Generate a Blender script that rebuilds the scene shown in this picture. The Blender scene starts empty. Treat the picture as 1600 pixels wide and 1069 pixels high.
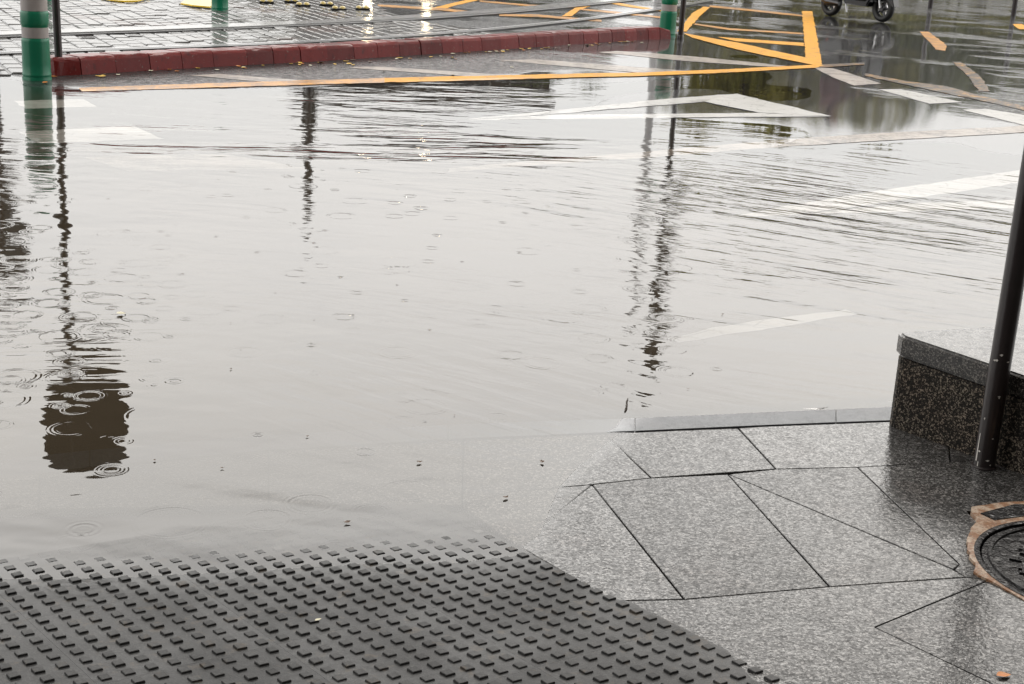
import bpy, bmesh, math, random
import numpy as np
from mathutils import Vector, Matrix

random.seed(7)
RNG = np.random.default_rng(7)
SC = bpy.context.scene
COL = SC.collection

# ------------------------------------------------------------------ camera
F_PX, PITCH, ROLL, CAM_H = 2222.0, math.radians(16.9), math.radians(3.15), 1.42
_X = np.array([1, 0, 0.0])
_FW = np.array([0, math.cos(PITCH), -math.sin(PITCH)])
_U = np.array([0, math.sin(PITCH), math.cos(PITCH)])
CR = math.cos(ROLL) * _X + math.sin(ROLL) * _U
CU = math.cos(ROLL) * _U - math.sin(ROLL) * _X
CC = np.array([0, 0, CAM_H])
cam_data = bpy.data.cameras.new('camera')
cam = bpy.data.objects.new('camera', cam_data)
COL.objects.link(cam)
cam_data.sensor_width = 36.0
cam_data.lens = F_PX * 36 / 1600
cam_data.clip_start = 0.05
cam_data.clip_end = 3000
m = Matrix.Identity(4)
for i in range(3):
    m[i][0], m[i][1], m[i][2], m[i][3] = CR[i], CU[i], -_FW[i], CC[i]
cam.matrix_world = m
SC.camera = cam

# ------------------------------------------------------------------ sky and sun
SUN_EL, SUN_AZ = math.radians(50), math.radians(25)      # azimuth from +Y towards +X
world = bpy.data.worlds.new('World')
SC.world = world
world.use_nodes = True
wn, wl = world.node_tree.nodes, world.node_tree.links
wn.clear()
w_out = wn.new('ShaderNodeOutputWorld')
w_bg = wn.new('ShaderNodeBackground')
w_bg.inputs['Strength'].default_value = 0.1
sky = wn.new('ShaderNodeTexSky')
sky.sky_type = 'NISHITA'
sky.sun_disc = False
sky.sun_elevation = SUN_EL
sky.sun_rotation = SUN_AZ
sky.dust_density = 4.0
w_tc = wn.new('ShaderNodeTexCoord')
w_map = wn.new('ShaderNodeMapping')
w_map.inputs['Scale'].default_value = (1, 1, 3.2)
w_noise = wn.new('ShaderNodeTexNoise')
w_noise.inputs['Scale'].default_value = 2.6
w_noise.inputs['Detail'].default_value = 5
w_ramp = wn.new('ShaderNodeValToRGB')
w_ramp.color_ramp.elements[0].position = 0.3
w_ramp.color_ramp.elements[0].color = (.93, .945, .96, 1)
w_ramp.color_ramp.elements[1].position = 0.7
w_ramp.color_ramp.elements[1].color = (1.05, 1.045, 1.03, 1)
w_mix = wn.new('ShaderNodeMix')
w_mix.data_type = 'RGBA'
w_mix.inputs[0].default_value = 0.92
# overcast: dimmer towards the horizon
w_sep = wn.new('ShaderNodeSeparateXYZ')
wl.new(w_tc.outputs['Generated'], w_sep.inputs[0])
w_el = wn.new('ShaderNodeValToRGB')
for _k, (_p, _v) in enumerate(((0.0, 6.6), (.13, 8.0), (.26, 13.0), (.405, 16.0), (.435, 14.0), (.485, 7.5), (1.0, 7.0))):
    _e = w_el.color_ramp.elements[_k] if _k < 2 else w_el.color_ramp.elements.new(_p)
    _e.position = _p
    _e.color = (_v, _v * (.992 - .03 * min(1, _p / .4)), _v * (.985 - .075 * min(1, _p / .4)), 1)
wl.new(w_sep.outputs[2], w_el.inputs['Fac'])
w_mul = wn.new('ShaderNodeMix')
w_mul.data_type = 'RGBA'
w_mul.blend_type = 'MULTIPLY'
w_mul.inputs[0].default_value = 1.0
wl.new(w_el.outputs[0], w_mul.inputs[6])
wl.new(w_ramp.outputs[0], w_mul.inputs[7])
wl.new(w_tc.outputs['Generated'], w_map.inputs['Vector'])
wl.new(w_map.outputs[0], w_noise.inputs['Vector'])
wl.new(w_noise.outputs['Fac'], w_ramp.inputs['Fac'])
wl.new(sky.outputs[0], w_mix.inputs[6])
wl.new(w_mul.outputs[2], w_mix.inputs[7])
wl.new(w_mix.outputs[2], w_bg.inputs['Color'])
wl.new(w_bg.outputs[0], w_out.inputs['Surface'])
sun_data = bpy.data.lights.new('sun', 'SUN')
sun_data.energy = 0.5
sun_data.angle = math.radians(22)
sun_data.color = (1.0, 0.96, 0.9)
sun = bpy.data.objects.new('sun', sun_data)
COL.objects.link(sun)
_sd = Vector((math.sin(SUN_AZ) * math.cos(SUN_EL), math.cos(SUN_AZ) * math.cos(SUN_EL), math.sin(SUN_EL)))
sun.rotation_euler = _sd.to_track_quat('Z', 'Y').to_euler()
sun.location = (0, 0, 30)
vs = SC.view_settings
vs.view_transform = 'Standard'
vs.look = 'None'
vs.gamma = 1
vs.exposure = 0.92
vs.use_curve_mapping = False
try:
    SC.cycles.use_denoising = True
    SC.cycles.max_bounces = 8
    SC.cycles.transparent_max_bounces = 8
    SC.cycles.caustics_reflective = False
    SC.cycles.caustics_refractive = False
except Exception:
    pass

# ------------------------------------------------------------------ placing helpers
def P(x, y, z=0.0):
    """photo pixel -> point of the level plane z"""
    d = _FW + CR * (x - 800) / F_PX + CU * (534.5 - y) / F_PX
    return CC + d * ((z - CAM_H) / d[2])

def px_of(p):
    v = np.asarray(p, float) - CC
    k = v @ _FW
    return 800 + F_PX * (v @ CR) / k, 534.5 - F_PX * (v @ CU) / k, k

_CTRL = [  # photo pixel, ground height relative to the water level
    (0, 905, 0), (200, 899, 0), (400, 892, 0), (600, 880, 0), (830, 866, 0), (850, 810, 0), (880, 745, 0), (930, 695, 0), (985, 668, .001),
    (800, 1069, .022), (0, 1069, .018), (400, 1000, .011), (800, 960, .010), (1200, 1000, .028), (1600, 1069, .044), (1300, 800, .022),
    (1384, 665, .010), (1150, 668, .005), (1600, 760, .03), (1100, 760, .012), (950, 830, .009),
    (0, 840, -.011), (0, 780, -.028), (400, 830, -.011), (400, 780, -.026), (730, 800, -.007), (700, 740, -.016), (800, 690, -.012),
    (600, 680, -.034), (0, 680, -.05), (300, 600, -.055), (800, 600, -.045), (1000, 628, -.024), (1384, 615, -.014),
    (1600, 600, -.012), (800, 450, -.045), (200, 400, -.045), (1300, 440, -.026), (1180, 508, -.018), (1600, 450, -.014), (1600, 360, -.008), (1600, 300, -.004), (1600, 250, -.001),
    (1300, 320, -.008), (1150, 338, -.014), (1450, 230, -.001), (1300, 214, .0), (1300, 184, .003), (1210, 168, .003), (1150, 150, .003), (1060, 156, .0015), (1060, 183, .001), (900, 176, -.001), (740, 187, -.004), (1100, 200, -.004), (1200, 150, -.001),
    (1600, 180, .006), (1420, 180, .003), (1350, 130, .005), (1600, 100, .008), (800, 285, -.022), (1000, 242, -.006), (1200, 225, -.001), (800, 256, -.013), (300, 250, -.020), (160, 210, -.010), (100, 162, -.006),
    (500, 170, -.013), (800, 150, -.007), (1100, 130, -.002), (1200, 95, .001), (150, 128, .007), (130, 140, .0015), (300, 126, .006), (300, 135, .0018), (450, 122, .006), (450, 131, .0018),
    (600, 126, .0018), (700, 112, .006), (800, 121, .0015), (1000, 117, .0005), (150, 151, -.004), (300, 146, -.004), (450, 142, -.004), (600, 137, -.004), (800, 132, -.004),
    (300, 112, .008), (600, 97, .008), (900, 85, .005), (0, 141, -.004), (57, 126, .0015), (0, 105, .006),
    (1200, 642, .004), (1384, 634, .007), (1000, 653, .0005), (1200, 630, -.012),
]
_cw = [tuple(P(x, y, z)[:2]) + (z,) for x, y, z in _CTRL]
_cw += [(0, 24, .02), (-7, 19, .016), (10, 30, .03), (-12, 14, .012), (-9, 8, -.01), (-14, 8, .04), (8, 12, .02), (5.5, 5.5, .02), (3, 2, .06),
        (-3, .5, .03), (-8, 3, .02), (0, 0, .05), (40, 40, .03), (-40, 40, .03), (0, 60, .03), (40, -20, .05), (-40, -20, .05), (60, 80, .03), (-60, 80, .03)]
_cw = np.array(_cw)
_phi = lambda r: np.sqrt(r * r + 0.15 ** 2)
_A = _phi(np.hypot(_cw[:, 0][:, None] - _cw[:, 0][None], _cw[:, 1][:, None] - _cw[:, 1][None]))
_n = len(_cw)
_M = np.zeros((_n + 1, _n + 1))
_M[:_n, :_n] = _A
_M[_n, :_n] = 1
_M[:_n, _n] = 1
_W = np.linalg.solve(_M, np.append(_cw[:, 2], 0))

def Gv(x, y):
    x = np.asarray(x, float)
    y = np.asarray(y, float)
    sh = x.shape
    x, y = x.ravel(), y.ravel()
    r = np.hypot(x[:, None] - _cw[None, :, 0], y[:, None] - _cw[None, :, 1])
    z = _phi(r) @ _W[:_n] + _W[_n]
    far = np.clip((np.hypot(x, y - 15) - 35) / 20, 0, 1)
    z = z * (1 - far) + .03 * far
    # small unevenness so that no water edge is a clean curve
    z = z + (.0016 * np.sin(2.3 * x + 1.1 * y) * np.sin(1.7 * y - .6 * x + 1) + .0009 * np.sin(5.1 * x - 3.7 * y + 2)) * np.clip((np.hypot(x, y) - 3.4) / 2, 0, 1)
    return z.reshape(sh)

def G(x, y):
    return float(Gv(np.array([x]), np.array([y]))[0])

def PG(x, y):
    """photo pixel -> point of the uneven ground"""
    p = P(x, y)
    for _ in range(3):
        p = P(x, y, G(p[0], p[1]))
    return p

# ------------------------------------------------------------------ object helpers
def link(o, parent=None):
    COL.objects.link(o)
    if parent is not None:
        o.parent = parent
    return o

def mesh_obj(name, verts, faces, mat, parent=None, smooth=False):
    me = bpy.data.meshes.new(name)
    me.from_pydata([tuple(map(float, v)) for v in verts], [], [tuple(f) for f in faces])
    me.update()
    me.materials.append(mat)
    if smooth:
        me.polygons.foreach_set('use_smooth', [True] * len(me.polygons))
    return link(bpy.data.objects.new(name, me), parent)

def bm_obj(name, bm, mat, parent=None, smooth=False):
    me = bpy.data.meshes.new(name)
    bmesh.ops.recalc_face_normals(bm, faces=bm.faces)
    bm.to_mesh(me)
    bm.free()
    me.materials.append(mat)
    if smooth:
        me.polygons.foreach_set('use_smooth', [True] * len(me.polygons))
        try:
            me.set_sharp_from_angle(angle=math.radians(38))
        except Exception:
            pass
    return link(bpy.data.objects.new(name, me), parent)

def tag(o, label=None, cat=None, group=None, kind=None):
    if label: o['label'] = label
    if cat: o['category'] = cat
    if group: o['group'] = group
    if kind: o['kind'] = kind
    return o

def thing(name, loc, rz=0.0, label=None, cat=None, group=None, kind=None):
    o = bpy.data.objects.new(name, None)
    o.empty_display_size = .1
    o.location = tuple(map(float, loc))
    o.rotation_euler = (0, 0, rz)
    COL.objects.link(o)
    return tag(o, label, cat, group, kind)

def copy_tree(o, parent=None):
    c = o.copy()
    COL.objects.link(c)
    c.parent = parent
    for ch in list(o.children):
        copy_tree(ch, c)
    return c

def add_box(bm, c, s, rz=0, rx=0, ry=0, bevel=0):
    r = bmesh.ops.create_cube(bm, size=1)
    vs_ = r['verts']
    mt = Matrix.Translation(c) @ Matrix.Rotation(rz, 4, 'Z') @ Matrix.Rotation(ry, 4, 'Y') @ Matrix.Rotation(rx, 4, 'X') @ Matrix.Diagonal((s[0], s[1], s[2], 1))
    if bevel:
        bmesh.ops.transform(bm, matrix=Matrix.Diagonal((s[0], s[1], s[2], 1)), verts=vs_)
        es = list({e for v in vs_ for e in v.link_edges})
        rb = bmesh.ops.bevel(bm, geom=es, offset=bevel, segments=2, affect='EDGES', profile=.5)
        vs_ = list({v for f in rb['faces'] for v in f.verts} | {v for v in vs_ if v.is_valid})
        mt = Matrix.Translation(c) @ Matrix.Rotation(rz, 4, 'Z') @ Matrix.Rotation(ry, 4, 'Y') @ Matrix.Rotation(rx, 4, 'X')
    bmesh.ops.transform(bm, matrix=mt, verts=vs_)

def add_lathe(bm, prof, seg=32, mat=None):
    """prof: (radius, height) pairs, around Z"""
    rings = []
    for r, z in prof:
        if r < 1e-5:
            rings.append([bm.verts.new((0, 0, z))])
        else:
            rings.append([bm.verts.new((r * math.cos(2 * math.pi * k / seg), r * math.sin(2 * math.pi * k / seg), z)) for k in range(seg)])
    for a, b in zip(rings, rings[1:]):
        for k in range(seg):
            k2 = (k + 1) % seg
            if len(a) == 1 and len(b) == 1: continue
            if len(a) == 1: bm.faces.new((a[0], b[k], b[k2]))
            elif len(b) == 1: bm.faces.new((a[k], a[k2], b[0]))
            else: bm.faces.new((a[k], a[k2], b[k2], b[k]))
    if mat is not None:
        bmesh.ops.transform(bm, matrix=mat, verts=[v for r in rings for v in r])

def add_tube(bm, pts, rad, seg=12, caps=True):
    pts = [Vector(p) for p in pts]
    rad = rad if isinstance(rad, (list, tuple)) else [rad] * len(pts)
    rings = []
    for i, p in enumerate(pts):
        d = (pts[min(i + 1, len(pts) - 1)] - pts[max(i - 1, 0)]).normalized()
        a = d.orthogonal().normalized() if i == 0 else (rings[-1][1] - d * rings[-1][1].dot(d)).normalized()
        b = d.cross(a)
        rings.append(([bm.verts.new(p + (a * math.cos(2 * math.pi * k / seg) + b * math.sin(2 * math.pi * k / seg)) * rad[i]) for k in range(seg)], a))
    for (a, _), (b, _) in zip(rings, rings[1:]):
        for k in range(seg):
            bm.faces.new((a[k], a[(k + 1) % seg], b[(k + 1) % seg], b[k]))
    if caps:
        bm.faces.new(list(reversed(rings[0][0])))
        bm.faces.new(rings[-1][0])

def add_prism(bm, poly, z0, z1):
    """poly: xy points; z0, z1: numbers or per-point lists"""
    n = len(poly)
    z0 = z0 if hasattr(z0, '__len__') else [z0] * n
    z1 = z1 if hasattr(z1, '__len__') else [z1] * n
    a = [bm.verts.new((p[0], p[1], z)) for p, z in zip(poly, z0)]
    b = [bm.verts.new((p[0], p[1], z)) for p, z in zip(poly, z1)]
    bm.faces.new(list(reversed(a)))
    bm.faces.new(b)
    for k in range(n):
        k2 = (k + 1) % n
        bm.faces.new((a[k], a[k2], b[k2], b[k]))

def ccw(poly):
    ar = sum(poly[i][0] * poly[(i + 1) % len(poly)][1] - poly[(i + 1) % len(poly)][0] * poly[i][1] for i in range(len(poly)))
    return poly if ar > 0 else poly[::-1]

def inset(poly, d):
    poly = ccw([np.array(p[:2], float) for p in poly])
    out = []
    n = len(poly)
    for i in range(n):
        a, b, c = poly[i - 1], poly[i], poly[(i + 1) % n]
        u = (b - a) / (np.linalg.norm(b - a) + 1e-9)
        v = (c - b) / (np.linalg.norm(c - b) + 1e-9)
        n1, n2 = np.array([-u[1], u[0]]), np.array([-v[1], v[0]])
        k = n1 + n2
        k = k / max(.35, 1 + n1 @ n2)
        out.append(b + k * d)
    return out

def in_poly(x, y, poly):
    x, y = np.asarray(x, float), np.asarray(y, float)
    r = np.zeros(x.shape, bool)
    n = len(poly)
    for i in range(n):
        x1, y1 = poly[i][:2]
        x2, y2 = poly[(i + 1) % n][:2]
        if abs(y2 - y1) < 1e-12: continue
        c = ((y1 > y) != (y2 > y)) & (x < (x2 - x1) * (y - y1) / (y2 - y1) + x1)
        r ^= c
    return r

# ------------------------------------------------------------------ material helpers
class NT:
    def __init__(s, name):
        s.m = bpy.data.materials.new(name)
        s.m.use_nodes = True
        s.n, s.l = s.m.node_tree.nodes, s.m.node_tree.links
        s.n.clear()
        s.out = s.n.new('ShaderNodeOutputMaterial')
    def new(s, t, **kw):
        nd = s.n.new(t)
        for k, v in kw.items(): setattr(nd, k, v)
        return nd
    def val(s, sock, v):
        if isinstance(v, (int, float, tuple, list)): sock.default_value = v
        else: s.l.new(v, sock)
    def math(s, op, a, b=0.0, c=None):
        nd = s.new('ShaderNodeMath', operation=op)
        s.val(nd.inputs[0], a)
        s.val(nd.inputs[1], b)
        if c is not None: s.val(nd.inputs[2], c)
        return nd.outputs[0]
    def pos(s, scale=(1, 1, 1), rz=0, loc=(0, 0, 0), obj=False):
        if obj:
            v = s.new('ShaderNodeTexCoord').outputs['Object']
        else:
            v = s.new('ShaderNodeNewGeometry').outputs['Position']
        mp = s.new('ShaderNodeMapping')
        if rz:   # rotate first, then scale
            m0 = s.new('ShaderNodeMapping')
            m0.inputs['Rotation'].default_value = (0, 0, rz)
            s.l.new(v, m0.inputs['Vector'])
            v = m0.outputs[0]
        mp.inputs['Scale'].default_value = scale
        mp.inputs['Location'].default_value = loc
        s.l.new(v, mp.inputs['Vector'])
        return mp.outputs[0]
    def noise(s, vec, scale, detail=2, rough=.5, dist=0, dims='3D'):
        nd = s.new('ShaderNodeTexNoise', noise_dimensions=dims)
        s.l.new(vec, nd.inputs['Vector'])
        nd.inputs['Scale'].default_value = scale
        nd.inputs['Detail'].default_value = detail
        nd.inputs['Roughness'].default_value = rough
        nd.inputs['Distortion'].default_value = dist
        return nd.outputs['Fac']
    def ramp(s, fac, stops):
        nd = s.new('ShaderNodeValToRGB')
        s.val(nd.inputs['Fac'], fac)
        el = nd.color_ramp.elements
        for i, (p, c) in enumerate(stops):
            e = el[i] if i < 2 else el.new(p)
            e.position = p
            e.color = (c, c, c, 1) if isinstance(c, (int, float)) else tuple(c) + (1,)
        return nd.outputs['Color']
    def smooth(s, v, a, b, lo=0.0, hi=1.0):
        nd = s.new('ShaderNodeMapRange', interpolation_type='SMOOTHSTEP')
        s.val(nd.inputs['Value'], v)
        nd.inputs['From Min'].default_value = a
        nd.inputs['From Max'].default_value = b
        nd.inputs['To Min'].default_value = lo
        nd.inputs['To Max'].default_value = hi
        return nd.outputs[0]
    def mix(s, fac, a, b, blend='MIX'):
        nd = s.new('ShaderNodeMix', data_type='RGBA', blend_type=blend)
        s.val(nd.inputs[0], fac)
        s.val(nd.inputs[6], a if not isinstance(a, tuple) else a + (1,))
        s.val(nd.inputs[7], b if not isinstance(b, tuple) else b + (1,))
        return nd.outputs[2]
    def bump(s, h, dist=1.0, strength=1.0, normal=None):
        nd = s.new('ShaderNodeBump')
        nd.inputs['Strength'].default_value = strength
        nd.inputs['Distance'].default_value = dist
        s.val(nd.inputs['Height'], h)
        if normal is not None: s.l.new(normal, nd.inputs['Normal'])
        return nd.outputs[0]
    def bsdf(s, color, rough=.5, normal=None, metal=0.0, coat=0.0, coat_rough=.05, coat_normal=None, spec=.5, coat_ior=1.45, ground=False, gain=1.0):
        if coat and ground:   # no film of its own below the water level
            gz = s.new('ShaderNodeSeparateXYZ')
            s.l.new(s.new('ShaderNodeNewGeometry').outputs['Position'], gz.inputs[0])
            above = s.smooth(gz.outputs[2], -.0001, .0001)
            fl = s.smooth(s.math('ADD', gz.outputs[2], s.math('MULTIPLY', s.noise(s.pos(), 30, 3), .006)), .002, .0115, gain, 0.0)   # the wet fringe above it
            coat = s.math('MULTIPLY', above, s.math('MAXIMUM', coat, fl))
            coat_rough = s.math('MULTIPLY', coat_rough, s.math('SUBTRACT', 1.0, s.math('MULTIPLY', fl, .75)))
            coat_ior = s.math('MULTIPLY_ADD', fl, 1.7 - coat_ior, coat_ior)
            spec = s.math('MULTIPLY', above, spec)
        b = s.new('ShaderNodeBsdfPrincipled')
        s.val(b.inputs['Base Color'], color + (1,) if isinstance(color, tuple) else color)
        s.val(b.inputs['Roughness'], rough)
        s.val(b.inputs['Metallic'], metal)
        s.val(b.inputs['Specular IOR Level'], spec)
        s.val(b.inputs['Coat Weight'], coat)
        s.val(b.inputs['Coat Roughness'], coat_rough)
        s.val(b.inputs['Coat IOR'], coat_ior)
        if normal is not None: s.l.new(normal, b.inputs['Normal'])
        if coat_normal is not None: s.l.new(coat_normal, b.inputs['Coat Normal'])
        s.l.new(b.outputs[0], s.out.inputs['Surface'])
        return b
    def rand(s):
        return s.new('ShaderNodeObjectInfo').outputs['Random']

def simple(name, color, rough=.5, metal=0.0, coat=0.0, bump_scale=0, bump_amp=0, var=.15, spec=.5):
    t = NT(name)
    v = t.pos(obj=True)
    n = t.noise(v, 14, 4)
    c = t.mix(n, tuple(k * (1 - var) for k in color), tuple(min(1, k * (1 + var)) for k in color))
    nm = None
    if bump_scale:
        nm = t.bump(t.noise(v, bump_scale, 3), bump_amp)
    t.bsdf(c, rough, nm, metal, coat, spec=spec, coat_ior=1.4)
    return t.m

def mat_granite(name, dark, light, mid, grain=150.0, wet=1.0, coat_rough=.10, film=.0009, tint=(1, 1, 1), spec=.2, cior=1.45, glo=.55):
    t = NT(name)
    v = t.pos()
    def cells(sc, loc):
        vo = t.new('ShaderNodeTexVoronoi', feature='F1')
        t.l.new(t.pos(loc=loc), vo.inputs['Vector'])
        vo.inputs['Scale'].default_value = sc
        sep = t.new('ShaderNodeSeparateColor')
        t.l.new(vo.outputs['Color'], sep.inputs[0])
        return sep.outputs[0]
    g = t.math('ADD', t.math('MULTIPLY', cells(grain, (0, 0, 0)), .6), t.math('MULTIPLY', cells(grain * 2.1, (3, 1, 2)), .4))
    col = t.ramp(g, [(0.18, dark), (.42, mid), (.62, mid), (.85, light)])
    col0 = col
    big = t.noise(v, 3.2, 5, .6)
    col = t.mix(t.smooth(big, .35, .7), tuple(k for k in tint), tuple(.82 * k for k in tint))
    col = t.mix(1.0, col0, col, 'MULTIPLY')
    pink = t.noise(t.pos(loc=(7, 3, 0)), 5, 3)
    col = t.mix(t.smooth(pink, .52, .7, 0, .5), col, (1.0, .90, .86), 'MULTIPLY')
    r = t.rand()
    col = t.mix(1.0, col, t.ramp(r, [(0, .88), (1, 1.06)]), 'MULTIPLY')
    fine = t.noise(v, grain * 1.2, 3, .6)
    hgt = t.math('ADD', t.math('MULTIPLY', g, .0012), t.math('MULTIPLY', fine, .0012))
    nb = t.bump(hgt, 1.0, .8)
    # the water film is smoother than the stone below it
    f2 = t.math('ADD', t.math('MULTIPLY', t.noise(v, 85, 3, .6), film), t.math('MULTIPLY', t.noise(v, 12, 2), film * 1.2))
    nc = t.bump(f2, 1.0, 1.0)
    wetn = t.math('MULTIPLY', t.smooth(t.noise(t.pos(loc=(1, 9, 0)), 40, 3), .3, .6, .78 * wet, wet), t.math('MULTIPLY', t.ramp(g, [(.22, glo), (.62, 1.0)]), t.ramp(t.rand(), [(0, .84), (1, 1.0)])))
    t.bsdf(col, .5, nb, 0, wetn, coat_rough, nc, spec=spec, coat_ior=cior, ground=True)
    return t.m

# ------------------------------------------------------------------ materials
M = {}
M['granite'] = mat_granite('wet_granite', .006, .29, .05, 190, 1.0, .06, .0009, (1, .97, .94), .05, 1.75)
M['kerb_granite'] = mat_granite('kerb_granite', .10, .17, .13, 300, .7, .14, .0004, (.93, 1, 1.1))
M['planter_granite'] = mat_granite('planter_granite', .004, .36, .016, 230, .20, .14, .0008, (1, .84, .66), .1)
M['mortar_bed'] = simple('bedding_mortar', (.02, .019, .018), .8)

def mat_tactile():
    t = NT('tactile_concrete')
    v = t.pos()
    c = t.ramp(t.noise(v, 9, 6, .6), [(.25, .020), (.75, .038)])
    c = t.mix(t.smooth(t.noise(v, 330, 2), .5, .75, 0, .5), c, (.10, .097, .093))
    c = t.mix(1.0, c, t.ramp(t.rand(), [(0, .68), (1, 1.3)]), 'MULTIPLY')
    c = t.mix(t.smooth(t.noise(t.pos(loc=(2, 8, 1)), 26, 5, .7), .56, .68, 0, .7), c, (.075, .060, .045))
    nb = t.bump(t.math('MULTIPLY', t.noise(v, 420, 2), .0007), 1.0)
    nc = t.bump(t.math('MULTIPLY', t.noise(v, 60, 3), .0006), 1.0)
    wetn = t.smooth(t.noise(t.pos(loc=(4, 2, 0)), 5, 4), .3, .62, .16, .40)
    t.bsdf(c, .5, nb, 0, wetn, .12, nc, spec=.2, coat_ior=1.4, ground=True, gain=.55)
    return t.m
M['tactile'] = mat_tactile()

def mat_asphalt():
    t = NT('wet_asphalt')
    v = t.pos()
    agg = t.noise(v, 95, 3, .7)
    c = t.ramp(agg, [(.3, .010), (.7, .042)])
    c = t.mix(t.smooth(t.noise(v, 1.4, 5), .42, .7, 0, .5), c, (.035, .033, .03))
    # pale silt settled under the puddle
    at = t.new('ShaderNodeAttribute', attribute_name='silt')
    c = t.mix(at.outputs['Fac'], c, t.mix(t.noise(v, 6, 5), (.09, .078, .062), (.13, .112, .092)))
    nb = t.bump(t.math('MULTIPLY', agg, .004), 1.0, .7)
    lay = t.noise(t.pos(scale=(.55, 1, 1), rz=.5, loc=(2, 5, 0)), .9, 5, .62)
    wt = t.new('ShaderNodeAttribute', attribute_name='wet').outputs['Fac']
    pool = t.smooth(t.math('ADD', lay, wt), .50, .66)
    rg = t.math('MULTIPLY_ADD', pool, -.10, .125)
    amp = t.math('MULTIPLY_ADD', pool, -.0021, .0022)
    film = t.math('MULTIPLY', t.math('ADD', t.noise(v, 60, 3, .65), t.math('MULTIPLY', t.noise(v, 19, 4, .7), 2.6)), amp)
    nc = t.bump(film, 1.0, 1.0)
    gr = t.smooth(t.noise(t.pos(scale=(1, 1, 1), loc=(6, 6, 0)), 15, 5, .75), .36, .64)
    gr = t.math('MAXIMUM', gr, t.smooth(pool, .3, .9))
    t.bsdf(c, .6, nb, 0, t.math('MULTIPLY_ADD', gr, .72, .25), rg, nc, spec=.06, coat_ior=1.4, ground=True)
    return t.m
M['asphalt'] = mat_asphalt()

def mat_paint(name, color, wear, lo=.42, hi=.60, rough=.45, coat=.4):
    t = NT(name)
    v = t.pos()
    n1 = t.noise(v, 5, 6, .7)
    n2 = t.noise(v, 70, 3, .7)
    k = t.math('ADD', t.math('MULTIPLY', n1, .6), t.math('MULTIPLY', n2, .4))
    k = t.smooth(k, lo, hi, 0, wear)
    vc = t.new('ShaderNodeTexVoronoi', feature='DISTANCE_TO_EDGE')
    t.l.new(t.pos(), vc.inputs['Vector'])
    vc.inputs['Scale'].default_value = 5.5
    crack = t.smooth(vc.outputs['Distance'], .0, .035, .55, 0)
    k = t.math('MAXIMUM', k, t.math('MULTIPLY', crack, t.smooth(n1, .42, .56)))
    c = t.mix(t.noise(v, 2.2, 4), tuple(.85 * x for x in color), color)
    c = t.mix(k, c, (.075, .07, .068))
    nc = t.bump(t.math('MULTIPLY', t.noise(v, 80, 3), .0004), 1.0)
    t.bsdf(c, rough, t.bump(t.math('MULTIPLY', n2, .0016), 1.0), 0, coat, .14, nc, spec=.08, coat_ior=1.4, ground=True)
    return t.m
M['white_paint'] = mat_paint('white_road_paint', (.55, .54, .52), .45, .50, .66)
M['pale_paint'] = mat_paint('worn_pale_road_paint', (.46, .40, .35), .75, .44, .62)
M['yellow_paint'] = mat_paint('orange_yellow_road_paint', (.80, .36, .001), .55, .50, .66, .5, .15)
M['yellow_worn'] = mat_paint('worn_yellow_road_paint', (.74, .32, .02), .62, .42, .58)

M['yellow_faint'] = mat_paint('almost_gone_yellow_paint', (.60, .32, .08), .97, .36, .52, .6)

def mat_sett():
    t = NT('wet_sett_stone')
    v = t.pos()
    c = t.ramp(t.noise(v, 22, 5, .65), [(.25, .05), (.75, .11)])
    c = t.mix(1.0, c, t.mix(t.rand(), (.82, .80, .78), (1.08, 1.03, .98)), 'MULTIPLY')
    c = t.mix(t.smooth(t.noise(t.pos(loc=(3, 1, 0)), .8, 4), .56, .68, 0, .55), c, (.10, .045, .032))
    nc = t.bump(t.math('ADD', t.math('MULTIPLY', t.noise(v, 5.5, 3), .0020), t.math('MULTIPLY', t.noise(v, 45, 3), .0007)), 1.0)
    t.bsdf(c, .5, None, 0, .9, .08, nc, spec=.08, coat_ior=1.4)
    return t.m
M['sett'] = mat_sett()

def mat_red():
    t = NT('red_kerb_paint')
    v = t.pos()
    n = t.noise(v, 16, 6, .7)
    c = t.mix(t.noise(v, 3, 4), (.125, .009, .008), (.20, .018, .015))
    c = t.mix(t.smooth(n, .55, .68, 0, .6), c, (.05, .012, .012))
    c = t.mix(t.smooth(t.noise(t.pos(loc=(9, 2, 4)), 34, 5, .7), .62, .68, 0, .8), c, (.22, .15, .13))
    c = t.mix(1.0, c, t.ramp(t.rand(), [(0, .75), (1, 1.15)]), 'MULTIPLY')
    t.bsdf(c, .38, t.bump(t.math('MULTIPLY', n, .004), 1.0), 0, .45, .12, t.bump(t.math('MULTIPLY', t.noise(v, 40, 3), .0003), 1.0), spec=.05, coat_ior=1.4)
    return t.m
M['red'] = mat_red()
M['rail'] = simple('polished_rail_steel', (.62, .62, .63), .22, 1.0, var=.1)
M['groove'] = simple('dark_rail_groove', (.012, .011, .010), .35, coat=.3)
M['green'] = simple('green_bollard_plastic', (.0, .17, .085), .35, coat=.2, bump_scale=30, bump_amp=.001, var=.12)
M['dark_green'] = simple('dark_green_plastic', (.0, .11, .075), .3, coat=.5)
M['band'] = simple('reflective_band', (.40, .365, .35), .35, coat=.4, bump_scale=220, bump_amp=.0006, var=.2)
M['post'] = simple('dark_post_paint', (.020, .014, .014), .32, coat=.5, bump_scale=60, bump_amp=.0006, var=.35)
M['grey_post'] = simple('grey_lamp_post', (.62, .62, .63), .5)
M['black'] = simple('black_rubber', (.012, .012, .012), .5)
M['gloss_black'] = simple('black_gloss_paint', (.010, .010, .012), .18, coat=.8)
M['yellow'] = simple('yellow_plastic', (.78, .56, .012), .35, coat=.4, var=.08)
M['reflector'] = simple('pale_yellow_reflector', (.6, .46, .14), .15, coat=.8)
M['chrome'] = simple('brushed_alloy', (.55, .55, .56), .25, 1.0)
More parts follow.
